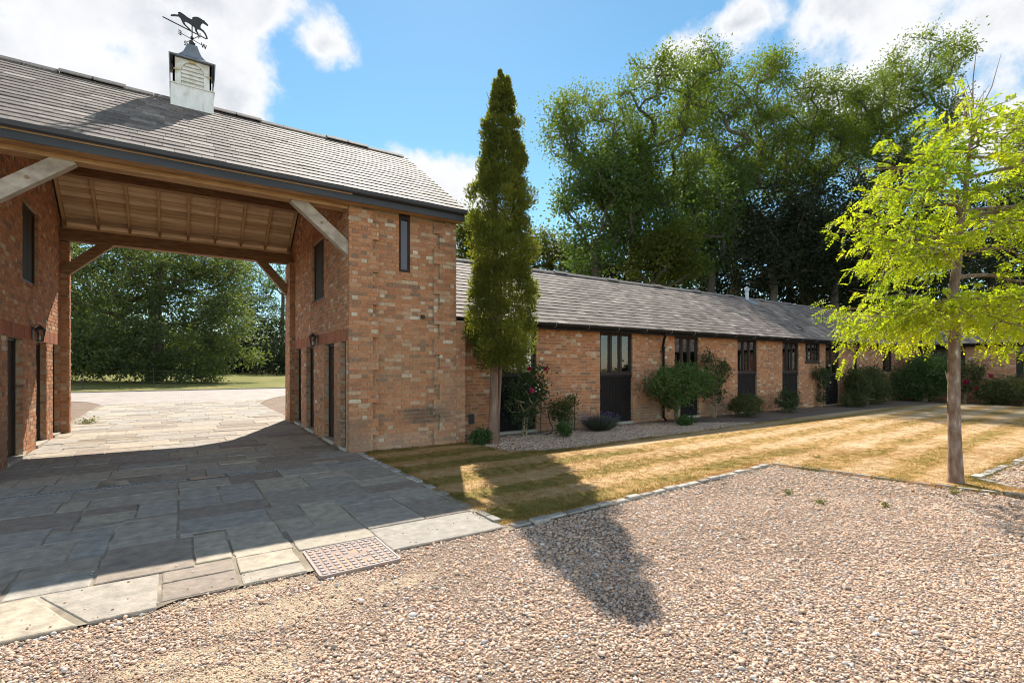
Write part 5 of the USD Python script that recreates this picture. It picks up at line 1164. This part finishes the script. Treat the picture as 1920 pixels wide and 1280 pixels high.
FARB = "tall trees in the belt behind the stables"
tall = [
    ("tallest broad tree directly behind the stable ridge, dense ivy-clad trunk at left of the belt", 1180, 37.5, [(1120, 250, 0, 95, 75), (1235, 190, 0, 95, 80), (1310, 150, 1, 60, 62), (1060, 262, 0, 44, 36), (1150, 330, 0, 100, 70), (1250, 300, 0, 90, 80), (1085, 215, 1, 50, 45)], 330, "leaf_tall", (1, 0)),
    ("tall open tree with a pale straight trunk rising behind the stable roof", 1372, 43, [(1330, 180, 0, 65, 70), (1430, 175, 0, 60, 72), (1400, 260, 0, 85, 75), (1345, 330, 0, 80, 70), (1455, 300, 0, 65, 60), (1445, 125, 1, 26, 28)], 300, "leaf_tall", (.6, 0)),
    ("thin-crowned tree with forked dark limbs in the middle of the belt", 1500, 44, [(1500, 210, 0, 55, 70), (1560, 190, 0, 50, 55), (1540, 280, 0, 80, 60), (1490, 330, 0, 70, 50), (1615, 215, 0, 45, 50)], 230, "leaf_tall", (1.2, 0)),
    ("windswept tall tree leaning right, highest of the belt above the golden tree", 1675, 45, [(1720, 130, 0, 80, 50), (1785, 95, 0, 40, 28), (1660, 190, 0, 70, 60), (1700, 250, 0, 90, 60), (1640, 300, 0, 70, 60), (1600, 250, 0, 50, 50)], 260, "leaf_tall", (2.0, .5)),
    ("dark tall tree at the right edge beyond the golden tree", 1930, 42, [(1940, 280, 0, 60, 65), (1960, 360, 0, 80, 70), (1990, 230, 0, 50, 50)], 150, "leaf_tall", (0, 0)),
]
for i, (lab, u, D, ell, nt, lf, lean) in enumerate(tall):
    b = px(u, D); b[2] = floor_z(b[1]); tree("tall_tree", lab, "tree", b, col_lobes(b, D, ell), int(nt * 1.3), 92, .50, .205, M[lf], M["bark_dark"] if i != 1 else M["bark"], .42, .022, 100 + i, spine_top=.55, lean=lean, flat=.8, spine_wob=.05, group=FARB)
# understorey: ivy-clad and evergreen masses
under = [
    ("ivy_clad_tree", "bushy dark ivy-covered tree below the broad tall tree behind the stables", 1120, 35.5, [(1120, 400, 0, 85, 110), (1165, 330, 0, 60, 70), (1100, 480, 0, 75, 50), (1220, 430, 0, 75, 85)], 170, 80, .55, .27, "leaf_ivy", .35),
    ("bushy_tree", "rounded bushy tree with yellow-green sunlit leaves behind the stable ridge left of centre", 1255, 34, [(1265, 470, 0, 55, 60), (1230, 500, 0, 60, 45)], 80, 80, .45, .25, "leaf_bright", .2),
    ("evergreen_tree", "dark evergreen tree behind the middle of the stable roof", 1335, 38, [(1320, 400, 0, 75, 80), (1300, 480, 0, 70, 60), (1360, 350, 1, 60, 50)], 130, 85, .55, .26, "leaf_ivy", .3),
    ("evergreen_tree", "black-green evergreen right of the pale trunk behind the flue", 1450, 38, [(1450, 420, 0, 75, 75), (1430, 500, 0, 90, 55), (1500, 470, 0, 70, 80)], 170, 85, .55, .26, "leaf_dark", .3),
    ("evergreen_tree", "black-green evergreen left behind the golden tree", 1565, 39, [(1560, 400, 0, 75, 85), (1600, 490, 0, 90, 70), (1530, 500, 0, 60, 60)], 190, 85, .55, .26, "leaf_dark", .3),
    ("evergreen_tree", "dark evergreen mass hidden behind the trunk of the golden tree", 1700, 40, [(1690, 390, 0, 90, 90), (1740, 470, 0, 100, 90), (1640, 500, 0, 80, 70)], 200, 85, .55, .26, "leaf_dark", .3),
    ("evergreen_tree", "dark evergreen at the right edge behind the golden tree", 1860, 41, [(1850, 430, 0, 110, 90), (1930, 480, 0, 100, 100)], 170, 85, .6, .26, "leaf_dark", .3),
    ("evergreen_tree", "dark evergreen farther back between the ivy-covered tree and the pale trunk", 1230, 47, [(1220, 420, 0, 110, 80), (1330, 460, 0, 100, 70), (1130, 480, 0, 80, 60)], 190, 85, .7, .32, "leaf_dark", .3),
    ("evergreen_tree", "dark evergreen farther back just right of the pale trunk", 1480, 50, [(1450, 440, 0, 110, 80), (1560, 450, 0, 110, 80)], 190, 85, .75, .34, "leaf_dark", .3),
    ("sunlit_tree", "pale yellow-green sunlit tree between gatehouse and conifer", 868, 41, [(875, 425, 0, 34, 40), (850, 470, 0, 50, 50), (905, 450, 0, 40, 60)], 90, 75, .5, .24, "leaf_bright", .2),
    ("sunlit_tree", "low sunlit yellow-green tree just right of the conifer", 1035, 46, [(1030, 470, 0, 45, 40), (1065, 490, 0, 45, 40), (1000, 480, 0, 40, 40)], 90, 75, .5, .26, "leaf_bright", .2),
    ("sunlit_tree", "spindly pale sunlit tree rising behind the conifer's left shoulder", 885, 52, [(882, 400, 0, 14, 28), (895, 430, 0, 22, 30)], 22, 60, .5, .26, "leaf_bright", .12),
    ("holm_oak", "huge dark spreading evergreen oak beyond the lane, branches sweeping the ground", 290, 43, [(250, 520, 0, 130, 90), (350, 560, 1, 110, 95), (130, 560, 0, 120, 100), (300, 640, -2, 150, 62), (180, 655, -2, 110, 48), (400, 490, 2, 70, 60), (420, 600, 0, 70, 60), (60, 520, 0, 100, 120), (300, 470, 2, 130, 60), (170, 683, -3, 70, 30), (260, 690, -3, 80, 30), (350, 688, -3, 70, 32), (420, 670, -2, 55, 40), (90, 680, -3, 80, 35)], 760, 85, .52, .26, "leaf_holm", .7),
    ("leafy_tree", "tall leafy tree right of the oak, framed by the arch's far brace", 530, 78, [(520, 560, 0, 65, 70), (560, 500, 0, 70, 70), (600, 600, 0, 80, 80), (480, 520, 3, 50, 60), (500, 640, 0, 70, 50)], 260, 80, .55, .26, "leaf_ivy", .4),
    ("evergreen_tree", "shadowed evergreen far behind the oak at the arch's right", 470, 86, [(470, 600, 0, 90, 90), (560, 640, 0, 90, 55), (430, 540, 0, 80, 70)], 220, 80, .7, .34, "leaf_dark", .4),
    ("evergreen_tree", "shadowed evergreen far behind the oak at the arch's left", 150, 62, [(120, 590, 0, 110, 100), (200, 560, 0, 90, 90), (30, 560, 0, 90, 100)], 220, 80, .7, .34, "leaf_dark", .4),
]
for i, (nm, lab, u, D, ell, nt, per, spread, size, lf, rb_) in enumerate(under):
    b = px(u, D); b[2] = floor_z(b[1]); tree(nm, lab, "tree", b, col_lobes(b, D, ell), nt, per, spread, size, M[lf], M["bark_dark"], rb_, .02, 200 + i, spine_top=.6, shell=.35, flat=.8, group={"evergreen_tree": "dark evergreen trees around the yard", "sunlit_tree": "sunlit trees beyond the stable roof"}.get(nm))

# undergrowth closing the foot of both belts of trees: reads as one dark mass
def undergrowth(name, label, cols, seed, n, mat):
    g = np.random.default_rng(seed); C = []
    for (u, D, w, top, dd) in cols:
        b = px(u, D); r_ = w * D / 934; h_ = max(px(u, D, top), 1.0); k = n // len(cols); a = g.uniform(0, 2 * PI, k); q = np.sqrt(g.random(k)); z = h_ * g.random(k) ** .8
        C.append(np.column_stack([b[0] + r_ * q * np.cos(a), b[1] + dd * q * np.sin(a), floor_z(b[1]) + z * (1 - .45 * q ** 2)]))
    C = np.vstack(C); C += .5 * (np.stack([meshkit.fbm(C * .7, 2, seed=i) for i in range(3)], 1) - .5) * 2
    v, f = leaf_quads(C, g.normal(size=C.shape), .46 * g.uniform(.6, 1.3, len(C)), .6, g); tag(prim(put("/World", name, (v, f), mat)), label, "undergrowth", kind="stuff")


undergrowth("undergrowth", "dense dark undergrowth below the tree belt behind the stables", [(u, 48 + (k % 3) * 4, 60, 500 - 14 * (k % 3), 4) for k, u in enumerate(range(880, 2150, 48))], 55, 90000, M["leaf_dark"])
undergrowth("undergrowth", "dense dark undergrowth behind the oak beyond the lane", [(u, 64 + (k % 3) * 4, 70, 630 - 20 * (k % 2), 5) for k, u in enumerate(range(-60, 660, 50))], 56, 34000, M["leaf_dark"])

# ---- tall narrow conifer in front of the wall
def conifer():
    g = np.random.default_rng(31); base = np.array([5.35, 8.68, 0.0]); t = thing("conifer", "tall narrow golden-green conifer clipped clear of the ground beside the tower", "conifer", base)
    zs = np.array([1.50, 1.60, 1.95, 2.5, 3.05, 3.6, 4.15, 4.7, 5.25, 5.8, 6.3, 6.85, 7.25, 7.5, 7.68]); rs_ = np.array([.45, .62, .74, .775, .765, .745, .71, .68, .63, .57, .49, .36, .25, .13, .02])
    n = 640; z = 1.58 + 6.08 * g.random(n); R0 = np.interp(z, zs, rs_); keep = g.random(n) < np.clip(R0 / .72 + .10, 0, 1); z, R0 = z[keep], R0[keep]; n = len(z); th = g.uniform(0, 2 * PI, n)
    cr = np.clip(.02 + .27 * R0, .025, .19) * g.uniform(.6, 1.3, n); rc_ = np.maximum(R0 * (g.uniform(.74, .98, n) + .62 * (meshkit.noise(np.column_stack([np.cos(th) * 2.2, np.sin(th) * 2.2, z * 2.6]), 3) - .5)) - cr * .8, 0.0); c = np.column_stack([rc_ * np.cos(th) + .15, rc_ * np.sin(th) - .09, z])
    per = 120; d = g.normal(size=(n * per, 3)); d /= np.linalg.norm(d, axis=1, keepdims=True); d[:, 2] = np.abs(d[:, 2]) * np.where(g.random(n * per) < .8, 1, -1); C = np.repeat(c, per, 0) + d * np.repeat(cr, per)[:, None] * (g.random((n * per, 1)) ** .35) * [1, 1, 1.25]
    out = d * .8 + np.repeat(np.column_stack([np.cos(th) * .4, np.sin(th) * .4, np.full(n, .7)]), per, 0)
    ni = 5000; zi = 1.6 + 5.7 * g.random(ni); ti = g.uniform(0, 2 * PI, ni); ri = np.interp(zi, zs, rs_) * .72 * np.sqrt(g.random(ni)); Ci = np.column_stack([ri * np.cos(ti) + .15, ri * np.sin(ti) - .09, zi]); C = np.vstack([C, Ci]); out = np.vstack([out, g.normal(size=(ni, 3)) + [0, 0, .8]])
    v, f = leaf_quads(C, out + g.normal(size=C.shape) * .45, .068 * g.uniform(.6, 1.4, len(C)), .36, g)
    mb = MB(); mb.tube([(0, 0, -.1), (.0, 0, .35), (.01, 0, 1.0), (.03, .0, 1.6), (.05, 0, 3.5), (.03, 0, 5.5), (0, 0, 7.2)], [.135, .10, .088, .08, .065, .04, .008], 9, cap=False)
    put(t, "trunk", mb.get(), M["bark_conifer"], smooth=True)
    mb = MB(); mb.tube([(.13, .07, -.05), (.14, .06, .5), (.17, .05, 1.1), (.20, .03, 1.8), (.18, 0, 3.6)], [.06, .047, .044, .04, .02], 8, cap=False); put(t, "trunk", mb.get(), M["bark_conifer"], smooth=True)
    mb = MB()
    for k in range(60):
        zz = g.uniform(1.45, 7.0); a = g.uniform(0, 2 * PI); r_ = np.interp(zz + .3, zs, rs_) * .55; mb.tube([(.03, 0, zz - .1), (r_ * .5 * cos(a), r_ * .5 * sin(a), zz + .05), (r_ * cos(a), r_ * sin(a), zz + .25)], [.016, .01, .004], 4, cap=False)
    put(t, "branch", mb.get(), M["bark_conifer"]); put(t, "crown", (v, f), M["leaf_conifer"])


conifer()

# ---- young golden tree with feathery leaves
def young_tree():
    g = np.random.default_rng(77); base = np.array([8.66, 2.24, 0.0]); t = thing("young_tree", "young golden-green feathery-leaved tree on a slim bare trunk at the lawn's edge", "tree", base)
    sd = np.array([RX, RY, 0]); fw = np.array([FX, FY, 0])
    at = lambda s, d, z: sd * s + fw * d + np.array([0, 0, z])
    trunk = [at(0, 0, -.1), at(-.0, 0, .05), at(-.012, 0, .5), at(-.03, 0, 1.0), at(-.025, 0, 1.6), at(-.02, 0, 2.2), at(-.03, 0, 2.6), at(.02, 0, 3.0), at(.06, .02, 3.4), at(.13, .0, 3.9), at(.20, .02, 4.5), at(.33, 0, 5.1)]
    mb = MB(); mb.tube(trunk, [.118, .088, .073, .070, .069, .062, .057, .050, .042, .032, .021, .007], 14, cap=False)
    v, f = mb.get(); v = v + (meshkit.fbm(v * [9, 9, 5], 3, seed=2)[:, None] - .5) * .016 * np.column_stack([v[:, 0] * 6, v[:, 1] * 6, v[:, 2] * 0]).clip(-1, 1); put(t, "trunk", (v, f), M["bark_young"], smooth=True)
    TP = np.array(trunk); tz = TP[:, 2]; leafp, leafd = [], []
    specs = []
    TIERS = np.concatenate([np.linspace(2.18, 2.42, 11), np.linspace(2.98, 3.30, 9), np.linspace(3.55, 4.88, 16)])
    for k in range(len(TIERS)):
        z = float(TIERS[k]); specs.append((z, k * 2.399 + g.uniform(-.3, .3), np.interp(z, [2.1, 2.5, 3.3, 4.1, 4.6, 4.95], [1.3, 1.45, 1.45, 1.3, .95, .5]) * g.uniform(.72, 1.06)))
    specs += [(2.32, PI + .1, 1.6), (2.40, PI - .35, 1.55), (2.26, PI + .6, 1.3), (3.0, PI + .15, 1.35), (3.15, PI - .1, 1.6), (3.05, PI + .5, 1.4), (3.9, PI + .1, 1.4), (4.15, PI - .3, 1.1), (3.5, .15, 1.9), (2.75, .1, 1.8), (2.3, .05, 1.7), (2.3, -.3, 1.5), (2.2, .5, 1.5), (2.35, 1.3, 1.3), (2.3, -1.4, 1.2), (2.42, -2.2, 1.3), (2.22, 2.3, 1.2)]
    for bi, (z, a, Lb) in enumerate([(z, a, L_ * (1 - .10 * max(0.0, -cos(a)) - .22 * max(0.0, -sin(a)))) for z, a, L_ in specs]):
        o = np.array([np.interp(z, tz, TP[:, q]) for q in range(3)]); d = sd * cos(a) + fw * sin(a); rise = g.uniform(.04, .45) if z > 2.6 else g.uniform(-.10, .12); m = 8; pts = [o]
        wig = g.normal(0, .09, (m, 3))
        for i in range(1, m + 1): s = i / m; pts.append(o + d * Lb * s + np.array([0, 0, Lb * (rise * s * 1.3 - .16 * s * s)]) + wig[i - 1] * s)
        mb = MB(); mb.tube(pts, np.linspace(.030 * (Lb / 2) ** .8 + .006, .004, len(pts)), 6, cap=False); pts = np.array(pts)
        for i in range(2, m + 1):
            for sgn in (-1, 1):
                if g.random() < .28: continue
                q0 = pts[i]; dd = pts[i] - pts[i - 1]; dd /= np.linalg.norm(dd); sdir = np.cross(dd, [0, 0, 1.0]) * sgn; l2 = Lb * (.42 - .26 * i / m) * g.uniform(.6, 1.2) + .10; ddir = dd * .75 + sdir * g.uniform(.3, 1.0) + [0, 0, g.uniform(-.32, .34)]; ddir /= np.linalg.norm(ddir)
                tw = [q0 + ddir * l2 * s + np.array([0, 0, -.06 * s * s]) for s in np.linspace(0, 1, 4)]; mb.tube(tw, [.006, .005, .004, .0025], 4, cap=False)
                for s in np.arange(.10, 1.04, .060 / max(l2, .09)):
                    p = q0 + ddir * l2 * s; leafp.append(p + g.normal(0, .03, 3)); leafd.append(ddir * .5 + np.cross(ddir, [0, 0, 1.0]) * (1 if g.random() < .5 else -1) * g.uniform(.2, 1.0) + [0, 0, g.uniform(-.8, .3)])
        put(t, "branch", mb.get(), M["twig"] if bi % 3 else M["bark_young"])
    # bare dead shoots at the top
    mb = MB()
    for k in range(9):
        a = g.uniform(0, 2 * PI); o = at(.22, 0, 4.5 + .06 * k); e = o + sd * g.uniform(-.25, .75) + fw * g.uniform(-.3, .3) + np.array([0, 0, g.uniform(.45, .95)]); mb.tube([o, (o + e) / 2 + g.normal(0, .03, 3), e], [.009, .006, .002], 4, cap=False)
    for k in range(14):
        s = g.uniform(-1.8, -1.1); z = g.choice([2.35, 2.5, 3.25, 4.2]) + g.uniform(-.1, .1); o = at(s + .9, 0, z); e = at(s, g.uniform(-.5, .5), z + g.uniform(-.08, .12)); mb.tube([o, (o + e) / 2 + g.normal(0, .03, 3), e], [.006, .004, .0015], 4, cap=False)
    put(t, "dead_twigs", mb.get(), M["twig"], kind="stuff")
    # pinnate leaves
    leafp, leafd = np.array(leafp), np.array(leafd); leafd /= np.linalg.norm(leafd, axis=1, keepdims=True); n = len(leafp); Ln = g.uniform(.13, .21, n); side = np.cross(leafd, g.normal(size=(n, 3)) * .8 + [0, 0, 1.0]); side /= np.linalg.norm(side, axis=1, keepdims=True); C, A = [], []
    for j in range(7):
        s = .18 + .82 * j / 6; mid = leafp + leafd * (Ln * s)[:, None] + np.array([0, 0, -1.0]) * (Ln * .35 * s * s)[:, None]
        for sg in ((-1, 1) if j < 6 else (0,)):
            ax = side * sg * .9 + leafd * (.45 if sg else 1); C.append(mid + ax * .021); A.append(ax)
    C, A = np.vstack(C), np.vstack(A); v, f = leaf_quads(C, A + g.normal(size=A.shape) * .15, .046 * g.uniform(.8, 1.25, len(C)), .5, g, bend=.12); put(t, "crown", (v, f), M["leaf_gold"])
    mb = MB(); mb.tube([at(-.09, 0, 1.30), at(-.15, -.03, 1.42), at(-.17, -.03, 1.5)], [.010, .007, .004], 5); put(t, "stub", mb.get(), M["stem"])


young_tree()

# ---- border plants
def shrub(name, label, base, lobes, ntips, per, spread, size, leaf, stem, seed, r_base=.02, flowers=(), r_tip=.003, cat="shrub", stems=5, shell=.4, aspect=.5, droop=0.0, flat=.9, group=None):
    g = np.random.default_rng(seed); base = np.asarray(base, float); t = thing(name, label, cat, base, group=group or {"rose_bush": "rose bushes in the border", "round_bush": "round bushes along the stable wall", "climbing_plant": "climbing plants on the stable wall", "leafy_clump": "low leafy clumps in the border", "weed": "small weeds"}.get(name)); tips = lobe_points(lobes, ntips, g, shell); tips = tips[tips[:, 2] > min(.06, .2 * max(l[2] + l[5] for l in lobes))]; mb = MB()
    for k in range(stems):
        sub = tips[k::stems]; a = 2 * PI * k / stems; o = np.array([.05 * cos(a), .05 * sin(a), -.03])
        if len(sub) < 2: continue
        c = sub.mean(0); spine = [o, o + (c - o) * [.25, .25, .35], o + (c - o) * .6]; P, par, ends = skeleton(sub, spine, g, twist=.06); q = limb_mesh(P, par, ends, r_tip, r_base, 5); v, f = q.get(); mb.raw(v, f)
    put(t, "stems", mb.get(), stem); put(t, "foliage", leaves_at(tips, per, spread, size, aspect, g, flat, droop), leaf)
    for (x, y, z, r_, pm) in flowers:
        fb = MB(); n = 26; d = g.normal(size=(n, 3)); d /= np.linalg.norm(d, axis=1, keepdims=True); c = np.array([x, y, z]) + d * r_ * .62
        v, f = leaf_quads(c, np.cross(d, g.normal(size=(n, 3))), r_ * 1.25, .8, g, bend=.3); put(t, "bloom", (v, f), M["petal_" + pm])
    return t


BY = 8.95
shrub("rose_bush", "tall climbing rose with pink blooms beside the conifer", (6.42, BY + .15, 0), [(0, 0, .75, .42, .30, .55), (-.05, 0, 1.15, .36, .26, .40), (.30, -.05, 1.35, .26, .2, .30), (.36, 0, 1.0, .26, .2, .3)], 120, 26, .085, .07, M["leaf_rose"], M["stem"], 301, .018,
      [(-.03, -.33, 1.04, .062, "pink"), (-.02, -.22, 1.52, .058, "crimson"), (.40, -.25, 1.50, .05, "crimson"), (.10, -.30, 1.10, .022, "cream"), (.16, -.30, 1.16, .022, "cream"), (.20, -.30, 1.06, .022, "cream"), (.12, -.28, 1.02, .02, "cream"), (.18, -.2, 1.50, .022, "cream")], aspect=.6)
shrub("rose_bush", "small leggy rose between the pink rose and the lavender", (7.35, BY + .05, 0), [(0, 0, .55, .34, .26, .26), (.35, 0, .75, .16, .14, .22), (.2, 0, .5, .3, .2, .18)], 62, 24, .075, .058, M["leaf_olive"], M["stem"], 302, .012, aspect=.6)
shrub("leafy_clump", "low bright green leafy clump at the foot of the small rose", (7.15, BY - .35, 0), [(0, 0, .14, .16, .14, .14)], 30, 26, .05, .09, M["leaf_shrub"], M["stem"], 303, .006, aspect=.3, cat="plant")
shrub("leafy_clump", "dark leafy clump at the foot of the conifer", (5.05, 8.70, 0), [(0, 0, .12, .26, .2, .14)], 44, 26, .06, .08, M["leaf_shrub"], M["stem"], 304, .006, aspect=.4, cat="plant")


def lavender(base, label, seed, w=.62, h_=.42, n=1500):
    g = np.random.default_rng(seed); t = thing("lavender", label, "lavender", base); a = g.uniform(0, 2 * PI, n); r_ = np.sqrt(g.random(n)); tip = np.column_stack([w * r_ * np.cos(a), w * .6 * r_ * np.sin(a), h_ * (1 - .35 * r_ ** 2) * g.uniform(.6, 1.1, n)]); root = tip * [.35, .35, 0]
    mid = (root + tip) / 2; v, f = leaf_quads(mid, tip - root, np.linalg.norm(tip - root, axis=1), .035, g, .1); put(t, "foliage", (v, f), M["leaf_lavender"])
    c = tip[: n // 12] + [0, 0, .05]; v, f = leaf_quads(np.repeat(c, 3, 0) + g.normal(0, .012, (len(c) * 3, 3)), np.repeat(tip[: n // 12] - root[: n // 12], 3, 0), .035, .4, g); put(t, "flower_spikes", (v, f), M["petal_violet"])


lavender((8.55, BY - .05, 0), "sprawling silvery lavender with violet spikes below the first bay", 305)
shrub("mexican_orange", "large rounded glossy shrub on bare pale stems between two bays", (11.45, BY - .05, 0), [(-.65, 0, 1.15, .62, .42, .42), (0, -.05, 1.0, .75, .48, .42), (.7, .0, 1.15, .62, .42, .42), (.25, 0, 1.35, .7, .4, .32), (1.1, .05, 1.1, .4, .35, .35), (-.2, 0, .7, .5, .35, .25)], 300, 34, .10, .085, M["leaf_shrub"], M["stem"], 306, .035, (), .004, aspect=.5)
shrub("leafy_clump", "bright green tuft under the large glossy shrub", (11.3, BY - .45, 0), [(0, 0, .10, .25, .15, .12)], 34, 26, .05, .08, M["leaf_shrub"], M["stem"], 307, .006, cat="plant")
shrub("climbing_plant", "sparse climber with upright shoots on the brick between second and third bays", (13.75, 9.32, 0), [(-.25, 0, 1.7, .24, .14, .36), (.35, 0, 1.35, .36, .15, .35), (0, 0, .9, .4, .16, .5), (.55, 0, 1.55, .24, .12, .16)], 95, 22, .085, .08, M["leaf_rose"], M["stem"], 308, .014, aspect=.45)
shrub("round_bush", "dense low dark round bush below the third bay", (14.75, BY - .1, 0), [(0, 0, .36, .62, .46, .36)], 150, 34, .07, .055, M["leaf_olive"], M["stem"], 309, .012, aspect=.45)
shrub("round_bush", "small straggly dark bush at the foot of the fourth bay", (17.3, BY - .0, 0), [(0, 0, .34, .50, .35, .34), (.2, 0, .5, .3, .25, .2)], 90, 30, .08, .06, M["leaf_rose"], M["stem"], 310, .012)
shrub("climbing_plant", "climber with white flowers under the small gridded window", (20.7, 9.40, 0), [(-.1, 0, 1.35, .45, .12, .35), (.35, 0, 1.1, .3, .12, .45), (.1, 0, .5, .15, .1, .5)], 90, 22, .085, .075, M["leaf_rose"], M["stem"], 311, .012, [(.42, -.12, 1.62, .05, "cream"), (.5, -.12, .95, .04, "cream")], aspect=.45)
shrub("round_bush", "low green mound beside the glazed stable door", (21.9, 8.75, 0), [(0, 0, .26, .65, .42, .30)], 90, 30, .08, .06, M["leaf_olive"], M["stem"], 312, .012)
shrub("loose_shrub", "tall loose grey-green shrub right of the glazed door under the downpipe", (23.6, 8.95, 0), [(-.6, 0, .9, .8, .5, .75), (.6, 0, .85, .9, .5, .8), (1.2, 0, .6, .7, .45, .6), (-1.0, 0, 1.0, .5, .35, .6)], 260, 34, .12, .085, M["leaf_olive"], M["stem"], 313, .02)
shrub("corner_shrub", "big dark green shrub filling the corner of range and wing", (28.2, 8.35, 0), [(0, 0, 1.05, .8, .95, 1.05), (-.2, .6, .8, .7, .6, .8), (-.1, -.4, 1.2, .7, .6, .9)], 340, 34, .15, .10, M["leaf_shrub"], M["stem"], 314, .03)
shrub("rose_bush", "red-flowered rose right of the corner shrub by the far wing", (28.2, 7.0, 0), [(0, 0, .9, .35, .4, .7), (0, -.3, 1.3, .3, .3, .6)], 80, 26, .12, .08, M["leaf_olive"], M["stem"], 315, .015, [(-.45, -.15, .92, .11, "crimson"), (-.42, -.45, .66, .08, "crimson"), (-.3, -.9, 1.18, .09, "crimson")])
shrub("arching_shrub", "low arching feathery shrub along the foot of the far wing", (28.0, 5.2, 0), [(0, 0, .6, .6, 1.3, .55), (0, -1.6, .6, .6, 1.2, .6), (0, .9, .5, .5, .6, .5)], 330, 30, .16, .16, M["leaf_olive"], M["stem"], 316, .012, aspect=.2, droop=.05)

# garden bits by the wall
t = thing("garden_hose", "loose loop of dark hose against the wall beside the lavender", "hose")
a = np.linspace(-.6, 1.25 * PI, 26); m = MB(); m.tube([(7.62 + .30 * cos(q), 9.36 + .04 * sin(3 * q), .33 + .30 * sin(q)) for q in a] + [(7.2, 9.1, .03), (6.9, 8.95, .02)], .011, 6); m.put(t, "tube", M["iron"])
for x, hh, lb in ((7.98, .85, "thin dark plant stake left of the lavender"), (6.95, .62, "short plant stake beside the small rose")):
    t = thing("plant_stake", lb, "stake", group="plant stakes in the border"); m = MB(); m.tube([(x, 9.2, -.1), (x + .01, 9.2, hh)], .010, 6); m.put(t, "rod", M["iron"])
# iron estate fence past the lane
t = thing("estate_fence", "thin black iron estate fence on the verge below the oak", "fence", (0, 0, 0)); y0 = 41.0
for k in range(9): m = MB(); x = -14 + k * 1.8; m.box(x - .02, x + .02, y0 - .006, y0 + .006, floor_z(y0) - .2, floor_z(y0) + 1.15); m.put(t, "post", M["iron"])
for zz in (.35, .72, 1.1): m = MB(); m.tube([(-14, y0 + .01, floor_z(y0) + zz), (.4, y0 + .01, floor_z(y0) + zz)], .005, 5); m.put(t, "rail", M["iron"])
# small weeds and fallen leaves
wd = [(1532, 858), (1535, 942), (1478, 925), (1655, 948), (1790, 925)]
for i, (u, v) in enumerate(wd):
    p = gp(u, v); shrub("weed", ["small dark weed on the lawn just behind the gravel's far corner", "bright green weed in the gravel left of the golden tree", "pale flat weed in the gravel near its far corner", "green weed in the gravel in front of the golden tree's trunk", "green weed at the gravel edge by the golden tree", "straggly weed in the middle of the gravel"][i], (p[0], p[1], 0), [(0, 0, .012, .06, .06, .014)], 10, 8, .02, .028, M["grass_green"], M["stem"], 400 + i, .003, cat="weed", stems=2)
for i, (x, yy, lb) in enumerate(((-2.35, 15.6, "tuft of weeds at the far foot of the arch's left pier"), (-1.95, 16.6, "weeds along the left edge of the far paving"))):
    shrub("weed", lb, (x, yy, .1), [(0, 0, .05, .2, .22, .06)], 22, 12, .05, .05, M["grass_green"], M["stem"], 420 + i, .004, cat="weed", stems=3)
lp_ = np.vstack([scatter(PATHP, 26, 5.5, 11, rng), scatter(Polygon([(7.2, .2), (8.9, .2), (8.6, 2.2), (7.4, 3.0)]), 22, 5, 9, rng)]); lp_[:, 2] = .012; g = np.random.default_rng(8); lv, lf_ = leaf_quads(np.zeros((1, 3)), np.array([[1.0, 0, 0]]), .05, .6, g, .3)
instancer("fallen_leaves", "dry brown fallen leaves on the path and gravel edge", [((lv, lf_), M["dead_leaf"], False)], lp_, rng.uniform(0, 2 * PI, len(lp_)), rng.uniform(.6, 1.2, len(lp_)), tilt=rng.uniform(-.5, .5, len(lp_)))
